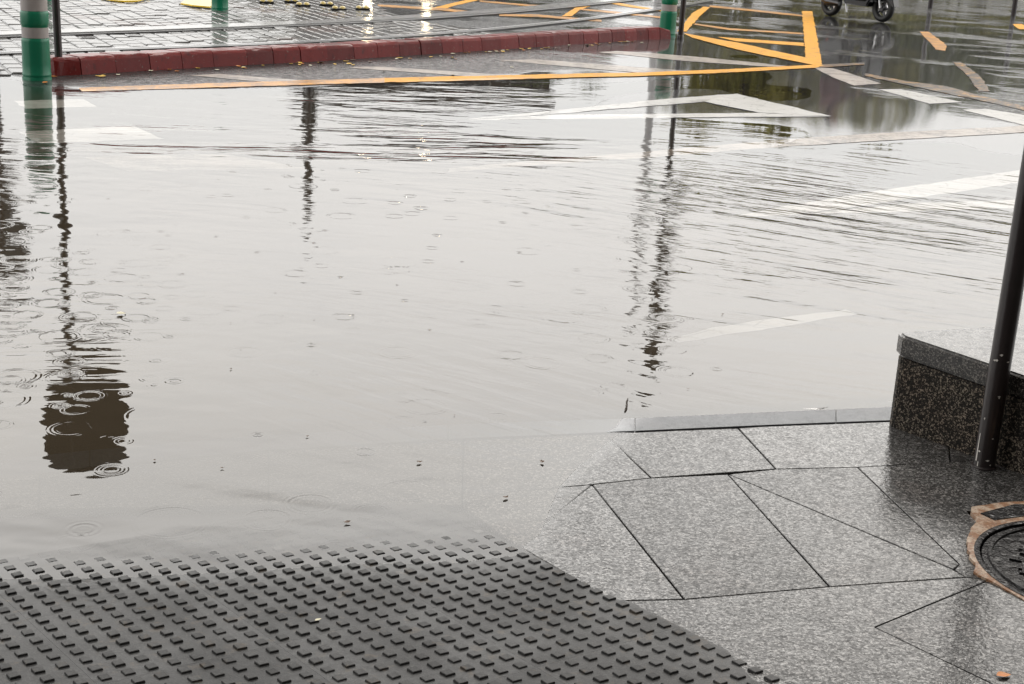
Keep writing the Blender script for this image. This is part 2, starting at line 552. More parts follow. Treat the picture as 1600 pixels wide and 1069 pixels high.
M['dark_alloy'] = simple('dark_alloy', (.10, .10, .105), .35, 1.0)
M['red_lens'] = simple('red_lens', (.5, .02, .01), .2, coat=.6)
M['iron'] = None
M['mortar'] = None

def mat_iron():
    t = NT('wet_cast_iron')
    v = t.pos()
    c = t.mix(t.noise(v, 40, 4), (.005, .005, .006), (.014, .012, .012))
    n = t.math('MULTIPLY', t.noise(v, 34, 3, .6, .9), .010)
    t.bsdf(c, .5, t.bump(t.noise(v, 300, 2), .0005), 0, .62, .04, t.bump(n, 1.0), spec=.05, coat_ior=1.4)
    return t.m
M['iron'] = mat_iron()

def mat_mortar():
    t = NT('rusty_mortar')
    v = t.pos()
    c = t.mix(t.smooth(t.noise(v, 30, 6, .75), .42, .58), (.22, .09, .025), (.44, .33, .24))
    c = t.mix(t.smooth(t.noise(v, 160, 3), .5, .7, 0, .6), c, (.10, .075, .05))
    t.bsdf(c, .6, t.bump(t.noise(v, 170, 4), .003), 0, .4, .2)
    return t.m
M['mortar'] = mat_mortar()

def mat_leaf(name, a, b):
    t = NT(name)
    v = t.pos(obj=True)
    c = t.mix(t.noise(v, 90, 4), a, b)
    t.bsdf(c, .5, None, 0, .15, .2)
    return t.m
M['leaf_orange'] = mat_leaf('orange_leaf', (.50, .11, .002), (.56, .22, .004))
M['leaf_yellow'] = mat_leaf('yellow_leaf', (.74, .50, .05), (.60, .34, .03))
M['leaf_pale'] = mat_leaf('pale_leaf', (.70, .66, .45), (.78, .74, .58))
M['leaf_brown'] = mat_leaf('brown_leaf', (.06, .03, .012), (.13, .06, .022))

def mat_water():
    t = NT('puddle_water')
    hs = []
    # masks of where gusts roughen the water
    g = t.new('ShaderNodeNewGeometry').outputs['Position']
    sx = t.new('ShaderNodeSeparateXYZ')
    t.l.new(g, sx.inputs[0])
    X, Y = sx.outputs[0], sx.outputs[1]
    def blob(cx, cy, rx, ry, rot=0.0):
        ca, sa = math.cos(rot), math.sin(rot)
        dx = t.math('SUBTRACT', X, cx)
        dy = t.math('SUBTRACT', Y, cy)
        u = t.math('ADD', t.math('MULTIPLY', dx, ca / rx), t.math('MULTIPLY', dy, sa / rx))
        w = t.math('ADD', t.math('MULTIPLY', dx, -sa / ry), t.math('MULTIPLY', dy, ca / ry))
        q = t.math('ADD', t.math('MULTIPLY', u, u), t.math('MULTIPLY', w, w))
        return t.smooth(q, .1, 1.0, 1.0, 0.0)
    patch = t.smooth(t.noise(t.pos(scale=(.6, 1, 1), loc=(3, 1, 0)), .9, 3), .35, .65, .35, 1.0)
    def anis(rz, along, across, amp, mask, det=2, loc=(0, 0, 0)):
        n = t.noise(t.pos(scale=(along, across, 1), rz=rz, loc=loc), 1.0, det, .5, .25, '2D')
        h = t.math('MULTIPLY', t.math('SUBTRACT', n, .5), amp)
        if mask is not None: h = t.math('MULTIPLY', h, mask)
        hs.append(h)
    m_band = blob(-1.05, 8.6, 3.0, 1.0, .30)
    m_band2 = blob(-.6, 11.3, 2.4, 1.3, .45)
    m_right = blob(2.4, 7.2, 2.9, 2.6, -.1)
    m_near = blob(.5, 5.0, 1.6, 1.4, 0)
    m_tail = blob(-.1, 4.1, .9, .7, .2)
    p2 = t.smooth(t.noise(t.pos(scale=(.7, 1.6, 1), rz=-.2, loc=(11, 4, 0)), 1.3, 3), .40, .62, .12, 1.0)
    anis(-.22, 1.0, 4.6, .027, t.math('MULTIPLY', m_band, p2), 3)
    anis(-.35, .9, 3.6, .011, t.math('MULTIPLY', m_band2, p2), 3, (4, 2, 0))
    anis(.52, 1.3, 7.0, .0165, t.math('MULTIPLY', m_right, patch), 3, (1, 7, 0))
    anis(.25, 4, 22.0, .0024, t.math('MULTIPLY', m_right, patch), 3, (5, 3, 0))
    anis(.34, 1.8, 9.0, .0062, t.math('MULTIPLY', m_near, p2), 3, (2, 4, 0))
    anis(.62, 2.0, 14.0, .0022, m_tail, 2, (8, 1, 0))
    anis(.12, 3.2, 15.0, .0016, t.math('MULTIPLY', p2, t.smooth(Y, 3.6, 5.5)), 3, (7, 15, 0))
    anis(.15, 1.6, 4.0, .0032, None, 2, (9, 9, 0))
    anis(-.5, 3.0, 7.0, .0010, None, 2, (6, 2, 0))
    anis(-.25, 2.5, 13.0, .0022, blob(-1.7, 4.5, .8, 1.1), 3, (3, 12, 0))
    anis(.85, 2.2, 3.0, .0060, blob(-2.7, 6.6, 1.5, 1.6), 2, (12, 5, 0))
    # rings of falling drops
    def rings(scale, loc, rmax, lam, amp, keep, mask=None):
        vo = t.new('ShaderNodeTexVoronoi', feature='F1', voronoi_dimensions='2D')
        t.l.new(t.pos(loc=loc), vo.inputs['Vector'])
        vo.inputs['Scale'].default_value = scale
        vo.inputs['Randomness'].default_value = .8
        sc = t.new('ShaderNodeSeparateColor')
        t.l.new(vo.outputs['Color'], sc.inputs[0])
        d = t.math('DIVIDE', vo.outputs['Distance'], scale)
        R = t.math('MULTIPLY', sc.outputs[0], rmax)
        u = t.math('SUBTRACT', d, R)
        env = t.math('POWER', 2.718, t.math('MULTIPLY', t.math('MULTIPLY', u, u), -1.0 / (lam * .9) ** 2))
        wv = t.math('SINE', t.math('MULTIPLY', u, 2 * math.pi / lam))
        k = t.smooth(sc.outputs[1], 1 - keep - .1, 1 - keep + .1)
        fade = t.math('SUBTRACT', 1.05, t.math('MULTIPLY', sc.outputs[0], .75))
        k = t.math('MULTIPLY', k, t.smooth(t.new('ShaderNodeAttribute', attribute_name='depth').outputs['Fac'], .006, .04, .15, 1.0))
        rg_ = t.math('MULTIPLY', t.math('MULTIPLY', env, wv), t.math('MULTIPLY', t.math('MULTIPLY', k, fade), amp))
        hs.append(rg_ if mask is None else t.math('MULTIPLY', rg_, mask))
    rings(2.1, (3, 2, 0), .09, .018, .0004, .45)
    rings(3.4, (1, 8, 0), .09, .013, .00032, .5)
    rings(4.6, (2.2, 6.1, 0), .05, .011, .0003, .4)
    rings(2.6, (5.3, 4.7, 0), .08, .015, .00034, .4)
    rings(6.5, (7.3, 1.7, 0), .06, .012, .0004, .7, blob(-1.75, 4.5, .9, 1.5))
    rings(4.4, (2.3, 9.7, 0), .09, .016, .0005, .65, blob(-1.75, 4.6, 1.0, 1.6))
    h = hs[0]
    for k in hs[1:]:
        h = t.math('ADD', h, k)
    # ripples die out where the water is only a film
    at = t.new('ShaderNodeAttribute', attribute_name='depth')
    dp = at.outputs['Fac']
    h = t.math('MULTIPLY', h, t.smooth(dp, .0, .010, .25, 1.0))
    nm = t.bump(h, 1.0, 1.0)
    fr = t.new('ShaderNodeFresnel')
    # the same reflectance from both sides, so that daylight reaches the ground below
    bf = t.new('ShaderNodeNewGeometry').outputs['Backfacing']
    t.l.new(t.math('MULTIPLY_ADD', bf, 1 / 1.7 - 1.7, 1.7), fr.inputs['IOR'])
    t.l.new(nm, fr.inputs['Normal'])
    gl = t.new('ShaderNodeBsdfGlossy')
    gl.inputs['Roughness'].default_value = .015
    gl.inputs['Color'].default_value = (1, 1, 1, 1)
    t.l.new(nm, gl.inputs['Normal'])
    tr = t.new('ShaderNodeBsdfTransparent')
    tr.inputs['Color'].default_value = (.97, .95, .92, 1)
    df = t.new('ShaderNodeBsdfDiffuse')
    cl = t.noise(t.pos(scale=(1, .8, 1)), 1.1, 4, .6)
    t.l.new(t.mix(cl, (.034, .025, .014), (.072, .055, .035)), df.inputs['Color'])
    mud = t.math('SUBTRACT', 1.0, t.math('POWER', 2.718, t.math('MULTIPLY', dp, -1 / .032)))
    mud = t.math('MULTIPLY', mud, .86)
    m1 = t.new('ShaderNodeMixShader')
    t.l.new(mud, m1.inputs[0])
    t.l.new(tr.outputs[0], m1.inputs[1])
    t.l.new(df.outputs[0], m1.inputs[2])
    m2 = t.new('ShaderNodeMixShader')
    t.l.new(fr.outputs[0], m2.inputs[0])
    t.l.new(m1.outputs[0], m2.inputs[1])
    t.l.new(gl.outputs[0], m2.inputs[2])
    t.l.new(m2.outputs[0], t.out.inputs['Surface'])
    return t.m
M['water'] = mat_water()

# ------------------------------------------------------------------ pavement outline
KERB_FAR = [(1900, 610), (1600, 626), (1384, 637), (1200, 645), (1000, 654), (850, 659), (700, 664), (400, 682), (140, 704), (-200, 742), (-700, 800)]
KERB_NEAR = [(1900, 632), (1600, 648), (1384, 658), (1200, 665), (1000, 674), (850, 681), (700, 687), (400, 706), (140, 731), (-200, 774), (-700, 840)]
kf = [PG(*p) for p in KERB_FAR]
kn = [PG(*p) for p in KERB_NEAR]
PAVE = [tuple(p[:2]) for p in kf] + [(-9, -8), (9, -8)]

# road sheet to the horizon
def axis(lo, hi, step, far_lo, far_hi):
    a = list(np.arange(lo, hi + 1e-6, step))
    s, v = step, lo
    L = []
    while v > far_lo:
        s *= 1.45
        v -= s
        L.append(v)
    s, v = step, hi
    Rr = []
    while v < far_hi:
        s *= 1.45
        v += s
        Rr.append(v)
    return np.array(L[::-1] + a + Rr)
gx = axis(-9, 12, .12, -1200, 1200)
gy = axis(1.5, 31, .12, -1200, 1600)
XX, YY = np.meshgrid(gx, gy)
ZZ = Gv(XX, YY)
inside = in_poly(XX, YY, PAVE)
# keep the road well under the paving
ins2 = in_poly(XX, YY, inset(PAVE, -.02))
ZZ = np.where(ins2 | inside, ZZ - .09, ZZ - np.clip(-ZZ, 0, .006))
nx, ny = len(gx), len(gy)
verts = np.stack([XX.ravel(), YY.ravel(), ZZ.ravel()], 1)
faces = [(j * nx + i, j * nx + i + 1, (j + 1) * nx + i + 1, (j + 1) * nx + i) for j in range(ny - 1) for i in range(nx - 1)]
road = mesh_obj('road', verts, faces, M['asphalt'], smooth=True)
tag(road, 'wet dark asphalt road with puddled water', kind='structure')
at = road.data.attributes.new('silt', 'FLOAT', 'POINT')
at.data.foreach_set('value', np.clip((-ZZ.ravel() - .002) / .03, 0, 1).astype(np.float32) * .9)

# rain collects in the hollow of the junction
def wet_map(x, y):
    w = np.zeros_like(x)
    for px_, py_, r, v in ((1250, 85, 2.2, .16), (1450, 50, 5, .07), (1150, 110, 2.2, .24), (1180, 162, 1.7, .22), (1290, 205, 1.1, .16), (1350, 30, 5, .08), (1000, 25, 5, .06), (300, 118, 1.6, -.22), (600, 105, 1.8, -.2), (850, 90, 1.6, -.12), (1480, 170, 2.0, -.10), (1600, 120, 3, .04)):
        p = P(px_, py_)
        w += v * np.exp(-((x - p[0]) ** 2 + (y - p[1]) ** 2) / r ** 2)
    return np.clip(w, -.3, .3) + .3 * np.exp(-np.maximum(Gv(x, y), 0) / .0022)
at = road.data.attributes.new('wet', 'FLOAT', 'POINT')
at.data.foreach_set('value', wet_map(XX.ravel(), YY.ravel()).astype(np.float32))

# water
wx = np.arange(-14, 9.01, .07)
wy = np.arange(2.2, 18.0, .07)
WX, WY = np.meshgrid(wx, wy)
DZ = -Gv(WX, WY)
keep = DZ > -.02
nxw = len(wx)
vid = -np.ones(WX.size, int)
fw = []
kq = keep.reshape(len(wy), nxw)
cells = kq[:-1, :-1] | kq[1:, :-1] | kq[:-1, 1:] | kq[1:, 1:]
jj, ii = np.nonzero(cells)
for j, i in zip(jj, ii):
    fw.append((j * nxw + i, j * nxw + i + 1, (j + 1) * nxw + i + 1, (j + 1) * nxw + i))
fa = np.array(fw)
used = np.unique(fa)
remap = -np.ones(WX.size, int)
remap[used] = np.arange(len(used))
wv = np.stack([WX.ravel()[used], WY.ravel()[used], np.zeros(len(used))], 1)
water = mesh_obj('water', wv, remap[fa].tolist(), M['water'], smooth=True)
tag(water, 'muddy rain puddle flooding the road and the dropped kerb', kind='structure')
at = water.data.attributes.new('depth', 'FLOAT', 'POINT')
at.data.foreach_set('value', np.clip(DZ.ravel()[used], 0, .2).astype(np.float32))

# ------------------------------------------------------------------ pavement: bed, slabs, kerb
bedx = np.arange(-5, 6.01, .2)
bedy = np.arange(-6, 4.81, .2)
BX, BY = np.meshgrid(bedx, bedy)
BZ = Gv(BX, BY) - .022
okp = in_poly(BX, BY, inset(PAVE, .10))
nb_ = len(bedx)
bf = []
for j in range(len(bedy) - 1):
    for i in range(nb_ - 1):
        if okp[j, i] and okp[j, i + 1] and okp[j + 1, i] and okp[j + 1, i + 1]:
            bf.append((j * nb_ + i, j * nb_ + i + 1, (j + 1) * nb_ + i + 1, (j + 1) * nb_ + i))
pavement = mesh_obj('pavement', np.stack([BX.ravel(), BY.ravel(), BZ.ravel()], 1), bf, M['mortar_bed'])
tag(pavement, 'granite pavement with irregular slabs at the street corner', kind='structure')

def slab(name, pts_w, mat, parent, gap=.0022, thick=.035, lift=0.0, bev=.0015):
    poly = inset(pts_w, gap)
    bm = bmesh.new()
    z1 = [G(p[0], p[1]) + lift for p in poly]
    add_prism(bm, poly, [z - thick for z in z1], z1)
    top = max(bm.faces, key=lambda f: f.calc_center_median().z if len(f.verts) == len(poly) else -9)
    if bev:
        bmesh.ops.bevel(bm, geom=list(top.edges), offset=bev, segments=1, affect='EDGES')
    bmesh.ops.triangulate(bm, faces=[f for f in bm.faces if len(f.verts) > 4])
    return bm_obj(name, bm, mat, parent)

SLABS = [
    [(722, 789), (724, 688.5), (850, 682.5), (945, 678.5), (1018, 747), (925, 757), (800, 768)],
    [(800, 768), (925, 757), (835, 832), (782, 837), (722, 789)],
    [(945, 678.5), (1000, 675.5), (1153, 668.5), (1213, 733), (1018, 747)],
    [(1153, 668.5), (1200, 666.5), (1384, 659.5), (1480, 655), (1485, 722), (1340, 730), (1213, 733)],
    [(925, 757), (1018, 747), (1138, 741), (1297, 917), (1070, 937)],
    [(1138, 741), (1490, 890), (1510, 902), (1297, 917)],
    [(1138, 741), (1213, 733), (1340, 730), (1500, 882), (1490, 890)],
    [(925, 757), (1070, 937), (957, 939), (782, 837), (835, 832)],
    [(957, 939), (1070, 937), (1297, 917), (1510, 902), (1545, 906), (1365, 980), (1545, 1066), (1640, 1112), (1560, 1190), (1410, 1196), (1182, 1068)],
    [(1365, 980), (1545, 906), (1570, 919), (1610, 937), (1720, 975), (1790, 1100), (1640, 1112), (1545, 1066)],
    [(1340, 730), (1485, 722), (1760, 708), (1900, 860), (1780, 800), (1590, 791), (1510, 799), (1528, 816), (1509, 850), (1516, 876), (1545, 906), (1510, 902), (1490, 890), (1500, 882)],
    [(1480, 655), (1600, 650), (1900, 634), (1940, 698), (1760, 708), (1485, 722)],
    [(-330, 815), (60, 796), (62, 740), (-330, 792)],
    [(60, 796), (420, 789), (420, 706), (140, 732.5), (62, 740)],
    [(420, 789), (722, 789), (724, 688.5), (700, 689), (420, 706)],
]
for s_ in SLABS:
    slab('paving_slab', [PG(*p)[:2] for p in s_], M['granite'], pavement, .0019 + .0012 * random.random())
# the pavement goes on under and behind the camera
for a in range(-3, 3):
    for b in range(0, 3):
        x0, y0 = a * .8 + .1 * b, 1.85 - b * .62
        slab('paving_slab', [(x0, y0), (x0 + .8, y0), (x0 + .8, y0 - .62), (x0, y0 - .62)], M['granite'], pavement, .003)

kerb = thing('granite_kerb', (0, 0, 0), kind='structure', label='flush grey granite kerb sinking under the puddle')
KJ = [1900, 1600, 1306, 992, 700, 420, 140, -200, -700]
def on_line(line, x):
    for (x1, y1), (x2, y2) in zip(line, line[1:]):
        if x2 <= x <= x1:
            return y1 + (y2 - y1) * (x - x1) / (x2 - x1)
for a, b in zip(KJ, KJ[1:]):
    xs = [a] + [q[0] for q in KERB_FAR if b < q[0] < a] + [b]
    far = [PG(x, on_line(KERB_FAR, x))[:2] for x in xs]
    near = [PG(x, on_line(KERB_NEAR, x))[:2] for x in xs]
    slab('kerb_stone', far + near[::-1], M['kerb_granite'], kerb, .0009, .12, .002, .0015)

# ------------------------------------------------------------------ tactile paving
tact = thing('tactile_paving', (0, 0, 0), kind='structure', label='dark tactile paving with square studs running into the water')
O = np.array([.079, 2.958])
E1 = np.array([.02678, -.03067])
E2 = np.array([-.0371, -.0245])
def lat(i, j):
    return O + E1 * i + E2 * j
bm = bmesh.new()
add_prism(bm, [(-.0105, -.0105), (.0105, -.0105), (.0105, .0105), (-.0105, .0105)], -.004, .0044)
tp = [v for v in bm.verts if v.co.z > 0]
for v in tp:
    v.co.x *= .9
    v.co.y *= .9
bmesh.ops.bevel(bm, geom=[e for e in bm.edges if all(v.co.z > 0 for v in e.verts)], offset=.0009, segments=1, affect='EDGES')
bmesh.ops.recalc_face_normals(bm, faces=bm.faces)
stud_me = bpy.data.meshes.new('stud')
bm.to_mesh(stud_me)
bm.free()
stud_me.materials.append(M['tactile'])
# sheared to the lattice of the tiles
u1, u2 = E1 / np.linalg.norm(E1), -E2 / np.linalg.norm(E2)
for v in stud_me.vertices:
    q = u1 * v.co.x + u2 * v.co.y
    v.co.x, v.co.y = q
stud_me.flip_normals() if np.cross(u1, u2) < 0 else None
tiles, cand = {}, []
NS = 8
for ti in range(-2, 5):
    for tj in range(0, 6):
        i0, j0 = ti * NS + 3 - .5, tj * NS - .5
        cs = [lat(i0, j0), lat(i0 + NS, j0), lat(i0 + NS, j0 + NS), lat(i0, j0 + NS)]
        pp = [px_of((c[0], c[1], 0)) for c in cs]
        if max(p[0] for p in pp) < -250 or min(p[0] for p in pp) > 1850 or min(p[1] for p in pp) > 1240: continue
        poly = []
        for a, b in zip(cs, cs[1:] + cs[:1]):
            poly += [a + (b - a) * k / 3 for k in range(3)]
        i0 += .5
        j0 += .5
        tile = slab('tile', [tuple(p) for p in poly], M['tactile'], tact, .0002, .03, 0, 0)
        for i in range(NS):
            for j in range(NS):
                w = lat(i0 + i, j0 + j)
                z = G(w[0], w[1])
                q = px_of((w[0], w[1], z))
                vis = -15 < q[0] < 1615 and q[1] < 1084
                cand.append((0 if (vis and z > -.006) else 1, q[2], w, z, tile))
cand.sort(key=lambda c: (c[0], c[1]))
rest_v, rest_f = [], []
sv = np.array([v.co[:] for v in stud_me.vertices])
sf = [list(p.vertices) for p in stud_me.polygons]
for k, (o_, d_, w, z, tile) in enumerate(cand):
    if k < 300:
        s = bpy.data.objects.new('stud', stud_me)
        s.location = (w[0], w[1], z)
        s.rotation_euler = (random.uniform(-.02, .02), random.uniform(-.02, .02), random.uniform(-.05, .05))
        s.scale = (random.uniform(.93, 1.04), random.uniform(.93, 1.04), random.uniform(.75, 1.08))
        link(s, tile)
    else:
        b0 = len(rest_v)
        rest_v += (sv + np.array([w[0], w[1], z])).tolist()
        rest_f += [[b0 + q for q in f] for f in sf]
tag(mesh_obj('stud_rows', rest_v, rest_f, M['tactile'], tact), kind='stuff')

# ------------------------------------------------------------------ road markings
def marking(name, pix, mat, lift=.004, world_pts=None):
    lift = lift - .0015 if name == 'white_marking' else lift
    pts = [PG(*p) for p in pix] if world_pts is None else world_pts
    bm = bmesh.new()
    vs_ = [bm.verts.new((p[0], p[1], 0)) for p in ccw([tuple(q[:2]) for q in pts])]
    bm.faces.new(vs_)
    bmesh.ops.triangulate(bm, faces=bm.faces)
    x0, x1 = min(p[0] for p in pts), max(p[0] for p in pts)
    y0, y1 = min(p[1] for p in pts), max(p[1] for p in pts)
    for ax, lo, hi in ((0, x0, x1), (1, y0, y1)):
        c = math.floor(lo / .13) * .13
        while c < hi:
            co = [0, 0, 0]
            no = [0, 0, 0]
            co[ax], no[ax] = c, 1
            bmesh.ops.bisect_plane(bm, geom=bm.verts[:] + bm.edges[:] + bm.faces[:], plane_co=co, plane_no=no)
            c += .13
    for v in bm.verts:
        if v.is_boundary:
            v.co.x += random.gauss(0, .006)
            v.co.y += random.gauss(0, .006)
    bm.verts.ensure_lookup_table()
    xs = np.array([v.co.x for v in bm.verts])
    ys = np.array([v.co.y for v in bm.verts])
    zs = Gv(xs, ys)
    zs = zs - np.clip(-zs, 0, .006)
    for v, z in zip(bm.verts, zs):
        v.co.z = z + lift
    o = bm_obj(name, bm, mat)
    for p in o.data.polygons:
        if p.normal.z < 0:
            o.data.flip_normals()
            break
    return tag(o, kind='structure')

def strip_px(line, half):
    """image polyline -> polygon, half: half thickness in photo pixels (vertical)"""
    return [(x, y - h) for (x, y), h in zip(line, half)] + [(x, y + h) for (x, y), h in list(zip(line, half))[::-1]]

W_ = 'white_marking'
Y_ = 'yellow_marking'
marking(W_, [(725, 187), (1052, 154), (1150, 147), (1100, 159.5), (880, 177.5)], M['white_paint'])
marking(W_, [(1100.5, 159.5), (1150.5, 147), (1300, 182.5), (1186, 176.8)], M['white_paint'], .0055)
marking(W_, [(880, 179.5), (1185, 177), (1299, 182.6), (1000, 185.3), (725, 188.5)], M['white_paint'], .0045)
marking(W_, [(1373, 140), (1408, 140), (1504, 160), (1452, 162.5)], M['white_paint'])
marking(W_, [(1503, 172), (1540, 170.5), (1660, 190), (1660, 205), (1600, 196)], M['white_paint'])
marking(W_, [(1270, 105), (1300, 107), (1378, 131), (1335, 134), (1300, 121)], M['pale_paint'])
marking(W_, [(700, 262), (1000, 237), (1200, 220), (1400, 207), (1660, 193), (1660, 203), (1400, 219), (1200, 231), (1000, 246), (700, 268)], M['pale_paint'])
marking(W_, [(1140, 338), (1300, 309), (1450, 287), (1660, 255), (1660, 274), (1450, 306), (1330, 323), (1235, 335)], M['white_paint'])
marking(W_, [(1245, 335), (1420, 318), (1660, 309), (1660, 322), (1420, 330)], M['white_paint'], .0055)
marking(W_, [(1040, 527), (1120, 510), (1322, 482), (1338, 489), (1200, 513), (1060, 533)], M['white_paint'])
marking(W_, [(20, 157), (130, 154), (152, 166), (40, 169)], M['white_paint'])
marking(W_, [(30, 205), (208, 196), (254, 216), (60, 224)], M['white_paint'])
marking(W_, [(130, 245), (350, 240), (480, 262), (200, 266)], M['pale_paint'])
for q in ([(295, 118), (345, 116), (490, 127.5), (435, 130)], [(540, 106), (590, 104.5), (830, 120.5), (770, 123)],
          [(780, 95), (830, 92.5), (1085, 112), (1010, 115)], [(935, 82), (965, 80), (1100, 90), (1245, 105), (1190, 104), (1050, 94)]):
    marking(W_, q, M['pale_paint'])
yl = [(125, 141), (300, 135.5), (450, 131), (600, 126.5), (800, 121.5), (900, 119), (1000, 117), (1150, 111), (1280, 104), (1350, 100)]
marking(Y_, strip_px(yl[:4], [2.6, 3.3, 3.6, 3.5]), M['yellow_worn'], .006)
marking(Y_, strip_px(yl[3:-1], [3.5, 3.2, 3.0, 2.8, 2.6, 2.4]), M['yellow_paint'], .006)
marking(Y_, strip_px(yl[-2:], [2.4, 1.6]), M['yellow_faint'], .006)
marking(Y_, strip_px([(1352, 117), (1420, 131), (1480, 138), (1550, 158), (1660, 184)], [2, 3, 2.5, 3.5, 3]), M['yellow_faint'])
marking(Y_, [(1437, 50), (1451, 50), (1479, 71), (1477, 80), (1463, 78)], M['yellow_worn'])
marking(Y_, [(1488, 97), (1501, 97), (1530, 118), (1547, 143), (1530, 144), (1513, 120)], M['yellow_faint'])
marking(Y_, [(1582, 38), (1597, 38), (1612, 46), (1592, 46)], M['yellow_paint'])
marking(Y_, [(1253, 18), (1269, 18), (1285, 105), (1258.5, 92)], M['yellow_paint'], .006)
marking(Y_, [(1068, 53), (1150, 67), (1259, 91), (1284, 105), (1150, 78), (1082, 60)], M['yellow_paint'], .0075)
marking(Y_, [(1120, 58), (1256, 67.5), (1256, 72.5), (1150, 65)], M['yellow_paint'])
marking(Y_, [(1058, 50), (1083, 20), (1100, 11), (1109, 12), (1092, 27), (1073, 50)], M['yellow_paint'], .0055)
marking(Y_, [(668, 15), (700, 7), (742, -3), (762, -3), (716, 8), (690, 15)], M['yellow_paint'])
marking(Y_, strip_px([(590, 9), (690, 15), (745, 21)], [1.6, 2.0, 1.6]), M['yellow_worn'], .0055)
marking(Y_, [(878, 26), (898, 13), (914, 6), (928, 8), (906, 16), (893, 26)], M['yellow_paint'], .0055)
marking(Y_, strip_px([(780, 24), (840, 25), (940, 33)], [1.6, 1.8, 1.6]), M['yellow_worn'])
marking(Y_, strip_px([(900, 14), (1000, 24), (1036, 28)], [1.3, 1.5, 1.3]), M['yellow_worn'])
marking(Y_, strip_px([(950, 4), (1012, 14), (1036, 17)], [1.5, 1.6, 1.3]), M['yellow_paint'])
marking(Y_, strip_px([(1108, 10), (1160, 15), (1254, 25)], [1.4, 1.5, 1.3]), M['yellow_worn'])
marking(Y_, strip_px([(1085, 38), (1140, 46), (1254, 53)], [1.2, 1.5, 1.3]), M['yellow_worn'])
marking(Y_, strip_px([(750, 2), (830, 9), (880, 11)], [1.2, 1.4, 1.2]), M['yellow_worn'])

# ------------------------------------------------------------------ red kerb
RK = [(86, 119), (128, 117), (183, 113.5), (236, 110.5), (286, 107.5), (335, 104.7), (388, 101.8), (429, 99.6), (471, 97.4), (513, 95), (555, 92.6),
      (592, 90), (626, 87.8), (659, 85.6), (692, 83.4), (724, 81.2), (754, 79.3), (784, 77.5), (812, 75.6), (839, 73.8), (866, 71.9), (890, 70), (913, 68.4),
      (936, 66.9), (957, 65.4), (977, 64.2), (996, 63.1), (1014, 62.3), (1032, 61.6), (1051, 61.4)]
rk = [PG(*p) for p in RK]
red = thing('red_kerb', (0, 0, 0), kind='structure', label='raised dark red painted kerb of separate blocks')
KH, KD = .137, .25
rk_dir = []
for i in range(len(rk)):
    d = rk[min(i + 1, len(rk) - 1)][:2] - rk[max(i - 1, 0)][:2]
    rk_dir.append(d / np.linalg.norm(d))
for i in range(len(rk) - 1):
    a, b = rk[i][:2], rk[i + 1][:2]
    na, nb2 = np.array([-rk_dir[i][1], rk_dir[i][0]]), np.array([-rk_dir[i + 1][1], rk_dir[i + 1][0]])
    hgt = KH + random.uniform(-.004, .004)
    off = random.uniform(-.004, .004)
    z0 = G(*a) - .02
    bm = bmesh.new()
    dl = (b - a) / np.linalg.norm(b - a) * .003
    lean = .028
    prof = [(0, 0), (lean * .8, hgt * .82), (lean + .014, hgt), (KD, hgt - .004), (KD, 0)]
    if i == len(rk) - 2: prof2 = [(.03, 0), (.05, hgt * .62), (.065, hgt * .74), (KD - .02, hgt * .7), (KD - .02, 0)]
    else: prof2 = prof
    ra = [bm.verts.new((*(a + dl + na * (p + off)), z0 + h_ + (.02 if h_ else 0))) for p, h_ in prof]
    rb_ = [bm.verts.new((*(b - dl + nb2 * (p + off)), z0 + h_ + (.02 if h_ else 0))) for p, h_ in prof2]
    for k in range(5):
        bm.faces.new((ra[k], ra[(k + 1) % 5], rb_[(k + 1) % 5], rb_[k]))
    bm.faces.new(ra[::-1])
    bm.faces.new(rb_)
    bmesh.ops.bevel(bm, geom=[e for e in bm.edges if e.calc_length() > .2 and max(v.co.z for v in e.verts) > z0 + .1 and abs((e.verts[0].co - e.verts[1].co).normalized().z) < .2], offset=.007, segments=1, affect='EDGES')
    bmesh.ops.triangulate(bm, faces=[f for f in bm.faces if len(f.verts) > 4])
    bmesh.ops.subdivide_edges(bm, edges=[e for e in bm.edges if e.calc_length() > .2], cuts=4)
    for v in bm.verts:
        v.co += Vector((random.gauss(0, .0010), random.gauss(0, .0010), random.gauss(0, .0012)))
    bm_obj('kerb_stone', bm, M['red'], red)

# ------------------------------------------------------------------ setts behind the red kerb
setts = thing('sett_paving', (0, 0, 0), kind='structure', label='wet grey stone setts laid in slanting courses behind the red kerb')
back = [rk[i][:2] + np.array([-rk_dir[i][1], rk_dir[i][0]]) * .18 for i in range(len(rk))]
region = [tuple(p) for p in back[:22]] + [tuple(P(690, 42)[:2]), tuple(P(600, 20)[:2]), tuple(P(560, -14)[:2]), tuple(P(250, -40)[:2]), tuple(P(-120, -20)[:2]),
          tuple(P(-120, 70)[:2]), tuple(P(-90, 122)[:2]), tuple(P(20, 117)[:2])]
ang = math.radians(-63)
cd, cn = np.array([math.cos(ang), math.sin(ang)]), np.array([-math.sin(ang), math.cos(ang)])
LW, LL = .165, .27
base0 = np.array([-6.0, 17.0])
sl = []
for r in range(-70, 70):
    for c in range(-60, 60):
        ctr = base0 + cn * LW * r + cd * LL * (c + (.5 if r % 2 else 0) + .12 * math.sin(r * 7.3))
        if ctr[1] > 26 or ctr[1] < 9: continue
        sl.append(ctr)
sl = np.array(sl)
sl = sl[in_poly(sl[:, 0], sl[:, 1], region)]
zs_ = Gv(sl[:, 0], sl[:, 1])
